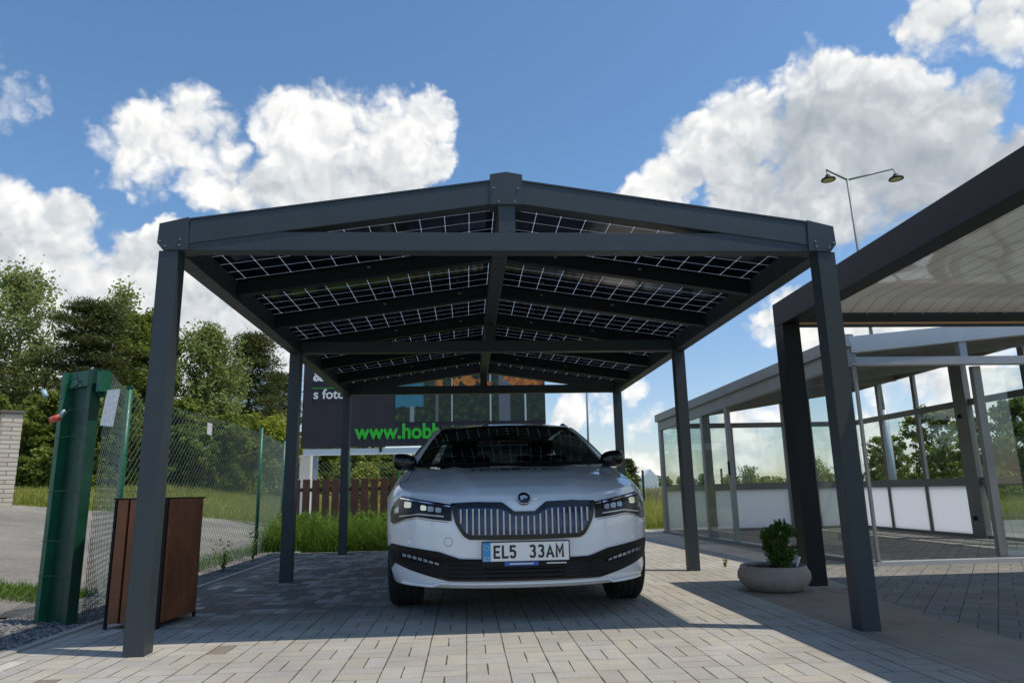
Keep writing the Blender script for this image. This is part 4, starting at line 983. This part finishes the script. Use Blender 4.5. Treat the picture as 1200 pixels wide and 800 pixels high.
# ---------------------------------------------------------------- billboard
BY = 12.0
bbp = thing('billboard', (-1.2, BY, 0), 'dark billboard with white and green lettering on a white frame behind the car', 'billboard')
bL, bRr = -3.93, 1.56
def bzl(x): return 1.80 + (x - bL) * .012
MB().add([(bL, BY, 1.82), (bRr, BY, 1.86), (bRr, BY, 4.0), (bL, BY, 4.0), (bL, BY + .05, 1.82), (bRr, BY + .05, 1.86), (bRr, BY + .05, 4.0), (bL, BY + .05, 4.0)], [(0, 1, 2, 3), (7, 6, 5, 4), (0, 4, 5, 1), (1, 5, 6, 2), (2, 6, 7, 3), (3, 7, 4, 0)]).build('banner', banner, bbp, world=True)
MB().box(bL + .05, bRr - .05, BY + .02, BY + .10, 1.66, 1.80).build('frame_rail', whitep, bbp, world=True)
for x in (-3.62, -.4, 1.3): MB().box(x - .05, x + .05, BY + .06, BY + .16, 0, 4.0).build('support_post', mat('grey blue steel', (.30, .33, .37), .5) if x < -3 else steel, bbp, world=True)
MB().box(-2.20, -2.15, BY - .01, BY + .02, 1.72, 1.83).build('clamp', black, bbp, world=True)
def btxt(name, body, px, py, hpx, m, bold=0, sx=1):
    p = at(1, BY - .012, px, py); s = hpx / F_ * (BY - CAMP.y) 
    return text(name, body, s, m, bbp, Matrix.Translation((p.x - bbp.location.x, -.012, p.z)) @ FACE, sx, .002, bold=bold)
btxt('lettering', 'www.hobbytec.cz', 416, 514, 24, txtgreen, .013, .93)
btxt('lettering', 's fotov', 367, 467, 15.5, txtwhite, .006)
btxt('lettering', '&', 367, 446, 17, txtwhite, .014)
pA = at(1, BY, 366, 455); MB().box(pA.x, pA.x + 1.0, BY - .012, BY - .004, pA.z - .006, pA.z + .006).build('green_rule', txtgreen, bbp, world=True)
def pict_mat():
    m = bpy.data.materials.new('printed garden picture'); m.use_nodes = True; t = NT(m.node_tree); b = m.node_tree.nodes['Principled BSDF']
    oc = t.new('ShaderNodeTexCoord').outputs['Object']; sp = t.new('ShaderNodeSeparateXYZ', ins={0: oc})
    n = t.noise(oc, 7, 6, .7); c = t.ramp(n, [(.35, (.004, .006, .005)), (.52, (.010, .022, .008)), (.64, (.04, .085, .012)), (.78, (.14, .17, .06))])
    X_ = sp.outputs[0]
    for x_, w_, cc in ((.62, .012, (.5, .54, .56)), (1.50, .018, (.42, .46, .50)), (1.82, .13, (.11, .13, .155)), (2.30, .020, (.5, .54, .56)), (-.28, .05, (.22, .26, .28)), (.28, .03, (.12, .12, .12))):
        c = t.mix(t.math('LESS_THAN', t.math('ABSOLUTE', t.math('SUBTRACT', X_, x_)), w_), c, cc)
    orr = t.math('MULTIPLY', t.math('GREATER_THAN', t.noise(oc, 2.6, 2), .54), t.math('MULTIPLY', t.mrange(sp.outputs[2], 3.12, 3.16), t.mrange(X_, .2, .3))); c = t.mix(orr, c, t.ramp(n, [(.4, (.28, .05, .01)), (.6, (.60, .22, .015))]))
    skyc = t.math('MULTIPLY', t.mrange(t.math('ADD', sp.outputs[2], t.math('MULTIPLY', n, .25)), 2.83, 2.85), t.mrange(X_, .0, -.05)); c = t.mix(skyc, c, (.03, .18, .25))
    t.set(b.inputs['Base Color'], c); b.inputs['Roughness'].default_value = .4; return m
q0 = at(1, BY, 463, 493); MB().box(q0.x, bRr - .02, BY - .012, BY - .002, 2.37, 3.9).build('picture', pict_mat(), bbp, world=True)

# picket fence and wire fence behind it
pf = thing('picket_fence', (-1.6, 8.0, 0), 'low brown wooden picket fence behind the tall grass', 'fence')
x = -3.10; k = 0
while x < 1.6:
    w = .118; hh = 1.045 + .006 * math.sin(k * 2.1); MB().box(x, x + w, 7.99, 8.01, .06, hh).build('picket', woodfence, pf, world=True, bevel=.004); x += .158; k += 1
for z in (.28, .85): MB().box(-3.12, 1.6, 8.012, 8.04, z, z + .06).build('rail', woodfence, pf, world=True)
wp = MB().box(-4.15, -3.90, 12.9, 13.15, 0, 1.72); wo2 = wp.build('white_pillar', offwhite, bevel=.01); tag(wo2, 'narrow white pillar between the second left carport post and the billboard', 'pillar')
f2 = thing('wire_fence', (-3, 14.0, 0), 'green chain link fence with thin posts behind the billboard and brown pickets', 'fence')
chain_link('wire_mesh', [(-4.2, 13.6, .05), (1.8, 14.4, .05)], 1.5, .10, wirem, .003, f2)
for x in (-4.15, -3.15, -1.95, 0.2): MB().tube([(x, 14.0 + x * .05, 0), (x, 14.0 + x * .05, 1.72)], .03, 8).build('post', greenp, f2, world=True)
f3 = thing('wire_fence', (5.7, 20, 0), 'low dark wire fence along the meadow on the right beyond the conservatory', 'fence')
chain_link('wire_mesh', [(2.2, 20, .1), (18.2, 19.4, .1)], 1.25, .16, greendk, .0028, f3)
for x, y in ((2.9, 20), (5.74, 20), (8.45, 19.9), (11.2, 19.8), (14.2, 19.6), (17.6, 19.4)): MB().tube([(x, y, 0), (x, y, 1.42)], .04, 8).build('post', greendk, f3, world=True)

# ---------------------------------------------------------------- planter
pt = thing('planter', (2.115, 1.62, 0), 'wide ribbed stone coloured bowl planter beside the pergola post', 'planter')
MB().lathe([(0, .0), (.165, .0), (.20, .012), (.245, .05), (.268, .095), (.265, .135), (.248, .165), (.243, .182), (.238, .186), (.226, .184), (.224, .165), (.0, .160)], 192, rib=.006, ribn=64).build('bowl', planterm, pt, smooth=True)
MB().grid(lambda u, v: ((u * 2 - 1) * .16, (v * 2 - 1) * .16, .168 + .012 * math.sin(u * 17) * math.sin(v * 13)), 20, 20).build('soil', soil, pt)
MB().add([(.150, -.06, .16), (.166, -.06, .16), (.198, -.07, .245), (.178, -.07, .25), (.150, -.057, .16), (.166, -.057, .16), (.198, -.067, .245), (.178, -.067, .25)], [(0, 1, 2, 3), (7, 6, 5, 4), (0, 4, 5, 1), (1, 5, 6, 2), (2, 6, 7, 3), (3, 7, 4, 0)]).build('plant_label', whitep, pt)

def leaf_quads(C_, size, n_dir=None, asp=.55, up=.3):
    n_ = len(C_); d = RNG.normal(size=(n_, 3)); 
    if n_dir is not None: d = d * .6 + n_dir
    d /= np.linalg.norm(d, axis=1)[:, None]; r = RNG.normal(size=(n_, 3)); u = np.cross(d, r); u /= np.linalg.norm(u, axis=1)[:, None]; w = np.cross(d, u)
    s = size * RNG.uniform(.6, 1.3, (n_, 1)); a = u * s; b = w * s * asp
    return np.stack([C_ - a, C_ + b, C_ + a, C_ - b], 1).reshape(-1, 3)
def leaf_cloud(spots, per):
    out = []
    for (c, r, sq) in spots:
        p = RNG.normal(size=(per, 3)); p /= np.linalg.norm(p, axis=1)[:, None]; p *= (RNG.uniform(0, 1, (per, 1)) ** .45) * r; p[:, 2] *= sq; out.append(p + np.array(c))
    return np.concatenate(out)
sh = thing('shrub', (2.19, 1.66, .165), 'small dark green boxwood bush growing in the bowl planter', 'shrub')
sp_ = []
for _ in range(95):
    a = RNG.uniform(0, 6.28); z = RNG.uniform(.03, .30); rmax = (.06 + .075 * min(1, z / .14)) * (1 if z < .22 else 1 - (z - .22) * 2.0) * (1 + .22 * math.sin(a * 3 + z * 20)); r = rmax * math.sqrt(RNG.uniform(0, 1)); sp_.append(((r * math.cos(a), r * math.sin(a), z), .032, 1))
for _ in range(16):
    a = RNG.uniform(0, 6.28); r = RNG.uniform(.02, .15); sp_.append(((r * math.cos(a), r * math.sin(a), .28 + RNG.uniform(0, .075) - r * .25), .013, 2.8))
npmesh('foliage', leaf_quads(leaf_cloud(sp_, 62), .0095), 4, lf_box, sh)
st2 = MB()
for k in range(9):
    a = k * .7; st2.tube([(0.01 * math.cos(a), .01 * math.sin(a), 0), (.05 * math.cos(a), .05 * math.sin(a), .12), (.08 * math.cos(a), .08 * math.sin(a), .24)], [.005, .003, .002], 5)
st2.build('stems', bark, sh)
sp_ = [((RNG.uniform(-.07, .07) + .0, RNG.uniform(-.05, .05), RNG.uniform(.0, .03)), .022, .6) for _ in range(8)]
pz2 = at(2, 0, 850, 664)

# ---------------------------------------------------------------- grasses and weeds
def blades(name, n, region, hmin, hmax, w, m, lean=.35, inside=None, base=None, seg=3, kind='stuff', zoff=0):
    """curved grass blades as quads"""
    x0_, x1_, y0_, y1_ = region; X = RNG.uniform(x0_, x1_, n); Y_ = RNG.uniform(y0_, y1_, n)
    if inside is not None:
        k = np.array([inside(a, b) for a, b in zip(X, Y_)]); X, Y_ = X[k], Y_[k]
    n = len(X); Z = np.array([hgt(a, b) for a, b in zip(X, Y_)]) - .03 + zoff
    h = RNG.uniform(hmin, hmax, n); a = RNG.uniform(0, 2 * PI, n); ln_ = RNG.uniform(.1, 1, n) * lean; f = RNG.uniform(0, PI, n)
    P0 = np.stack([X, Y_, Z], 1); dv = np.stack([np.cos(a), np.sin(a), 0 * a], 1); sv = np.stack([np.cos(f), np.sin(f), 0 * f], 1) * w
    quads = []; prev = P0; pw = 1.0
    for i in range(1, seg + 1):
        t = i / seg; cur = P0 + dv * (h * ln_ * t * t)[:, None] * 1.4; cur[:, 2] = Z + h * (t - .35 * ln_ * t * t); cw = 1 - t * .92
        quads.append(np.stack([prev - sv * pw, prev + sv * pw, cur + sv * cw, cur - sv * cw], 1)); prev, pw = cur, cw
    V = np.concatenate(quads).reshape(-1, 3); return npmesh(name, V, 4, m)
o = blades('tall_grass', 12000, (-3.25, .9, 6.62, 7.9), .25, .66, .006, lf_grass, .95, base=0, zoff=.03); tag(o, kind='stuff')
o = blades('tall_grass', 4200, (-2.5, 1.3, 6.56, 6.95), .10, .32, .006, lf_grass, .9, zoff=.03); tag(o, kind='stuff')
sp_ = [((RNG.uniform(-3.1, .6), RNG.uniform(6.75, 7.7), RNG.uniform(.10, .52)), RNG.uniform(.06, .13), .8) for _ in range(150)]
o = npmesh('bushy_herbs', leaf_quads(leaf_cloud(sp_, 70), .032, None, .28), 4, lf_grass); tag(o, kind='stuff')
def fieldR(x, y): return not (x < 14.2 and y < 10.5)
o = blades('meadow_grass', 60000, (1.0, 16, 10.4, 26), .18, .50, .010, lf_field, .6, fieldR, zoff=.02); tag(o, kind='stuff')
o = blades('dry_grass', 14000, (1.0, 22, 18, 42), .4, .75, .012, lf_dry, .4, None, zoff=.02); tag(o, kind='stuff')
def fieldL(x, y): return not in_road(x, y - .15) or x > -3.3
o = blades('verge_grass', 52000, (-13.5, -3.2, 7.6, 24), .08, .32, .012, lf_field, .6, fieldL, zoff=.02); tag(o, kind='stuff')
# weeds
def weed(name, x, y, h, n, label):
    t_ = thing(name, (x, y, 0), label, 'weed'); P = []
    for k in range(n):
        a = RNG.uniform(0, 6.28); l = RNG.uniform(.3, 1) * h; ln_ = RNG.uniform(.1, .5)
        for q in range(7): s = q / 6; P.append((math.cos(a) * ln_ * l * s, math.sin(a) * ln_ * l * s, l * s + .01))
    npmesh('foliage', leaf_quads(np.array(P), .022, asp=.35), 4, lf_mid, t_)
    stm = MB(); stm.tube([(0, 0, 0), (.005, 0, h * .6)], .003, 4); stm.build('stem', lf_mid, t_)
weed('weed', -2.74, 1.95, .14, 9, 'small leafy weed in the gravel between gate post and bin')
weed('weed', -2.86, 4.1, .34, 26, 'tall bushy weed in the gravel just right of the bin')
weed('weed', -2.90, 5.3, .40, 20, 'bushy weed in the gravel halfway along the fence')
weed('weed', pz2.x, pz2.y, .07, 5, 'tiny bright green sprig growing from the paving by the planter')
o = blades('grass_tuft', 2600, (-4.35, -3.35, 2.0, 2.8), .03, .09, .005, lf_grass, .8, zoff=.035, inside=lambda x, y: ((x + 3.85) / .55) ** 2 + ((y - 2.4) / .3) ** 2 < 1); tag(o, kind='stuff')
o = blades('grass_tuft', 1500, (-3.6, -3.1, 3.0, 8.4), .03, .16, .004, lf_grass, .8, zoff=.035); tag(o, kind='stuff')

# ---------------------------------------------------------------- trees
def tree(name, px, d, toppx, wpx, m, label, kind='broad', n=9000, leaf=.09, trunkm=None, group=None, cat='tree', low=.12, seed=1):
    """px: direction of the trunk, d: distance north of the origin, toppx: apparent height, wpx: apparent crown width"""
    global RNG
    RNG = np.random.default_rng(seed * 77 + int(px)); rnd = random.Random(seed * 13 + int(px))
    v = ray(px, 560); t_ = (d - CAMP.y) / v.y; x, y = CAMP.x + v.x * t_, d; g = hgt(x, y) - .05
    topz = at(1, y, px, toppx).z; H = topz - g; dep = (Vector((x, y, 1)) - CAMP).dot(D_); Wd = wpx / F_ * dep
    T_ = thing(name, (x, y, g), label, cat, group=group)
    tr = MB(); r0 = H * .014 + .03; lean = rnd.uniform(-.05, .05) * H
    tt_ = {'bush': .5, 'pine': .92}.get(kind, .86)
    def tk(s): return Vector((lean * s * s, lean * .4 * s, H * s))
    tr.tube([tk(s) for s in (0, .2, .45, .7, tt_)], [r0 * q for q in (1, .85, .6, .35, .1)], 8)
    nl = {'broad': 46, 'birch': 46, 'pine': 44, 'bush': 34, 'sparse': 40}[kind]; cents = []; rad = []; wts = []
    def env(s):
        if kind == 'birch': return .5 * Wd * (math.sin(PI * min(1, .10 + .80 * s)) ** .8) * (1 - .25 * s)
        if kind == 'pine': return .5 * Wd * (1.02 - .80 * max(0, s - .35) ** 1.2 / .6)
        if kind == 'bush': return .5 * Wd * math.sqrt(max(.05, 1 - (1.25 * s - .3) ** 2))
        return .5 * Wd * math.sqrt(max(.04, 1 - abs(1.75 * s - .78) ** 2.2))
    for i in range(nl):
        s = (i + rnd.random()) / nl; a = i * 2.39996 + rnd.uniform(-.4, .4); ee = env(s) * rnd.uniform(.55, 1.18)
        ztip = H * (low + (1 - low) * s); rise = {'birch': .9, 'broad': .55, 'sparse': .6, 'bush': .9, 'pine': .10}[kind]
        s0 = max(.03, min(tt_, (ztip - rise * ee) / H)); A_ = tk(s0); E_ = Vector((tk(min(1, s)).x + math.cos(a) * ee, tk(min(1, s)).y + math.sin(a) * ee, ztip))
        M_ = A_.lerp(E_, .5) + Vector((0, 0, (.10 if kind != 'pine' else .02) * ee + rnd.uniform(-.05, .05) * ee))
        rb_ = r0 * .36 * (1 - .6 * s)
        tr.tube([A_, M_, E_], [rb_, rb_ * .55, rb_ * .12], 5)
        nt = {'broad': 13, 'birch': 13, 'pine': 9, 'bush': 8, 'sparse': 11}[kind]
        for k in range(nt):
            f = rnd.uniform(.30, 1.06); p = A_.lerp(M_, f * 2) if f < .5 else M_.lerp(E_, f * 2 - 1)
            sp = ee * .30 * (1 if f < .9 else .5) + .03 * H
            o_ = Vector((rnd.gauss(0, 1), rnd.gauss(0, 1), rnd.gauss(0, .55 if kind != 'pine' else .18) + (.15 if kind != 'birch' else -.25))) * sp * .62
            q = p + o_; q.z = max(q.z, .04 * H); q.z = min(q.z, H * .995)
            cents.append(tuple(q)); wts.append(rnd.uniform(.35, 1)); 
            rad.append({'broad': .040, 'birch': .034, 'pine': .052, 'bush': .09, 'sparse': .036}[kind] * H * rnd.uniform(.55, 1.25))
            if k % 3 == 0: tr.tube([p, p + o_ * .6 + Vector((0, 0, .02 * H)), q], [rb_ * .25, rb_ * .15, rb_ * .05], 4)
    # leader twigs
    for k in range(10):
        q = tk(rnd.uniform(.88, 1.0)) + Vector((rnd.gauss(0, .05) * Wd, rnd.gauss(0, .05) * Wd, 0)); cents.append((q.x, q.y, min(q.z, H))); wts.append(.4); rad.append(.026 * H)
    tr.build('trunk', trunkm or bark, T_, smooth=True)
    cents = np.array(cents); rad = np.array(rad); wts = np.array(wts); pr_ = wts * rad ** 1.3; pr_ /= pr_.sum()
    idx = RNG.choice(len(cents), n, p=pr_); sq = {'pine': (1.25, .38), 'birch': (.75, 1.5)}.get(kind, (1, .75))
    nz_ = RNG.normal(size=(n, 3)) * .62; nz_[:, :2] *= sq[0]; nz_[:, 2] *= sq[1]
    C_ = cents[idx] + nz_ * rad[idx][:, None]
    C_[:, 2] = np.maximum(C_[:, 2], .05)
    V = leaf_quads(C_, leaf, np.array([0, 0, .45]), .22 if kind == 'pine' else .62)
    npmesh('crown', V, 4, m, T_)
    return T_
tree('birch_tree', 8, 24, 316, 105, lf_light, 'tall airy birch at the left edge rising above the pine', 'birch', 19500, 0.070, birchbark, seed=1, group='trees and bushes behind the left fence')
tree('pine_tree', 78, 22, 350, 130, lf_dark, 'large dark pine with layered branches behind the green gate post', 'pine', 39000, 0.090, seed=2, group='trees and bushes behind the left fence')
tree('birch_tree', 122, 26, 336, 70, lf_light, 'slender birch top just right of the dark pine', 'birch', 12000, 0.070, birchbark, seed=3, group='trees and bushes behind the left fence')
tree('oak_tree', 160, 25, 368, 95, lf_mid, 'mid green broad tree left of the left front carport post', 'broad', 19500, 0.082, seed=4, group='trees and bushes behind the left fence')
tree('willow_tree', 236, 24, 382, 95, lf_light, 'pale green willow between the front and second left posts', 'birch', 22500, 0.070, seed=5, group='trees and bushes behind the left fence')
tree('pine_tree', 284, 27, 390, 78, lf_dark, 'rounded dark pine right of the pale willow', 'pine', 25500, 0.098, seed=6, low=.2, group='trees and bushes behind the left fence')
tree('pine_tree', 325, 34, 436, 60, lf_dark, 'lower dark pine beside the second left carport post', 'pine', 13500, 0.107, seed=7, group='trees and bushes behind the left fence')
tree('maple_tree', 50, 17, 462, 120, lf_mid, 'bushy green maple low in front of the pine beside the brick pillar', 'broad', 30000, 0.061, seed=8, low=.02, group='trees and bushes behind the left fence')
tree('alder_tree', 128, 20, 455, 120, lf_mid, 'dense alder behind the fence directly right of the green gate post', 'broad', 24000, 0.070, seed=9, low=.02, group='trees and bushes behind the left fence')
tree('alder_tree', 200, 22, 470, 110, lf_mid, 'dense alder hidden half behind the left front carport post', 'broad', 21000, 0.070, seed=10, low=.02, group='trees and bushes behind the left fence')
tree('alder_tree', 262, 21, 488, 100, lf_mid, 'dense low alder behind the small white fence tag', 'broad', 19500, 0.070, seed=11, low=.02, group='trees and bushes behind the left fence')
tree('bush', 318, 22, 486, 78, lf_yel, 'yellow green bush behind the fence beside the second left post', 'bush', 13500, 0.066, cat='bush', seed=12, low=.02, group='trees and bushes behind the left fence')
tree('pine_tree', -50, 22, 380, 120, lf_dark, 'dark pine cut by the left picture edge', 'pine', 18000, 0.098, seed=20, group='trees and bushes behind the left fence')
tree('bush', 424, 20, 543, 44, lf_yel, 'round yellow green bush under the billboard left of the car', 'bush', 9000, 0.049, cat='bush', seed=13, low=.02, group='trees under the billboard')
tree('maple_tree', 405, 34, 512, 95, lf_mid, 'mid green tree under the billboard behind the yellow bush', 'broad', 15000, 0.098, seed=14, low=.02, group='trees under the billboard')
tree('maple_tree', 452, 40, 528, 60, lf_mid, 'mid green tree under the billboard nearest the car mirror', 'broad', 12000, 0.107, seed=15, low=.02, group='trees under the billboard')
tree('maple_tree', 372, 30, 500, 60, lf_mid, 'mid green tree seen between the billboard support post and white pillar', 'broad', 12000, 0.090, seed=16, low=.02, group='trees under the billboard')
# right
tree('spruce_tree', 738, 62, 538, 22, lf_dark, 'small dark conifer far behind the rear right carport post', 'pine', 5250, 0.180, seed=21, low=.03, group='trees and bushes beyond the conservatory')
tree('apple_tree', 722, 60, 548, 30, lf_mid, 'small green tree far away beside the right car mirror', 'broad', 4500, 0.164, seed=22, low=.03, group='trees and bushes beyond the conservatory')
tree('apple_tree', 878, 26, 546, 22, lf_light, 'small light green sapling seen through the open back window', 'bush', 3750, 0.045, seed=23, low=.05, group='trees and bushes beyond the conservatory')
tree('apple_tree', 958, 26, 538, 34, lf_light, 'light green sapling seen between pergola post and right front post', 'bush', 4500, 0.045, seed=24, low=.05, group='trees and bushes beyond the conservatory')
tree('elder_tree', 1042, 24, 512, 60, lf_mid, 'smaller elder tree behind the base of the street lamp', 'sparse', 12000, 0.053, seed=25, low=.02, group='trees and bushes beyond the conservatory')
tree('elder_tree', 1108, 19, 478, 100, lf_mid, 'tall loose elder tree behind the right conservatory windows', 'sparse', 16500, 0.057, seed=26, low=.02, group='trees and bushes beyond the conservatory')
tree('elder_tree', 1196, 18, 468, 90, lf_mid, 'tall elder tree at the right picture edge behind the sliding door', 'sparse', 18000, 0.057, seed=27, low=.02, group='trees and bushes beyond the conservatory')
tree('bush', 1190, 22, 530, 90, lf_yel, 'yellow flowering bush low at the right edge behind the sliding door', 'bush', 10500, 0.057, cat='bush', seed=28, low=.02, group='trees and bushes beyond the conservatory')
tree('bush', 1150, 16, 548, 70, lf_mid, 'low green bush below the tall elder behind the conservatory', 'bush', 10500, 0.049, cat='bush', seed=29, low=.02, group='trees and bushes beyond the conservatory')
# far hedgerow line on the horizon
def far_row(x0_, x1_, y, n, h, seed):
    global RNG; RNG = np.random.default_rng(seed); sp2 = []
    for i in range(n):
        x = x0_ + (x1_ - x0_) * i / n + RNG.uniform(-2, 2); sp2.append(((x, y + RNG.uniform(-5, 5), hgt(x, y) + h * RNG.uniform(.2, .6)), h * RNG.uniform(.5, 1.0), .8))
    o = npmesh('far_wood', leaf_quads(leaf_cloud(sp2, 220), .45), 4, lf_mid); tag(o, kind='stuff')
far_row(10, 160, 150, 70, 2.2, 31); far_row(-140, 0, 120, 70, 5, 32)
# far houses
hs = thing('house', (21.5, 80, hgt(21, 80) - .2), 'tiny white house with a pointed gable far across the meadow', 'house')
MB().box(-1.0, .9, -1, 1, 0, 1.4).build('wall', whitep, hs); MB().prism([(-1.0, 1.4), (.9, 1.4), (-.05, 2.4)], -1, 1).build('roof', whitep, hs)
h2 = thing('house', (-6.2, 46, hgt(-6, 46)), 'low house with a grey tiled roof seen just above the pickets left of the car', 'house')
pR = at(1, 46, 462, 548); 
MB().box(-2.2, 4.5, 0, 5, 0, 1.0).build('wall', offwhite, h2); MB().add([(-2.6, -.4, .75), (4.9, -.4, .75), (3.8, 2.5, 2.1), (-1.2, 2.5, 2.1), (-2.6, 5.4, .75), (4.9, 5.4, .75)], [(0, 1, 2, 3), (3, 2, 5, 4), (0, 3, 4), (1, 5, 2)]).build('roof', rooft, h2)
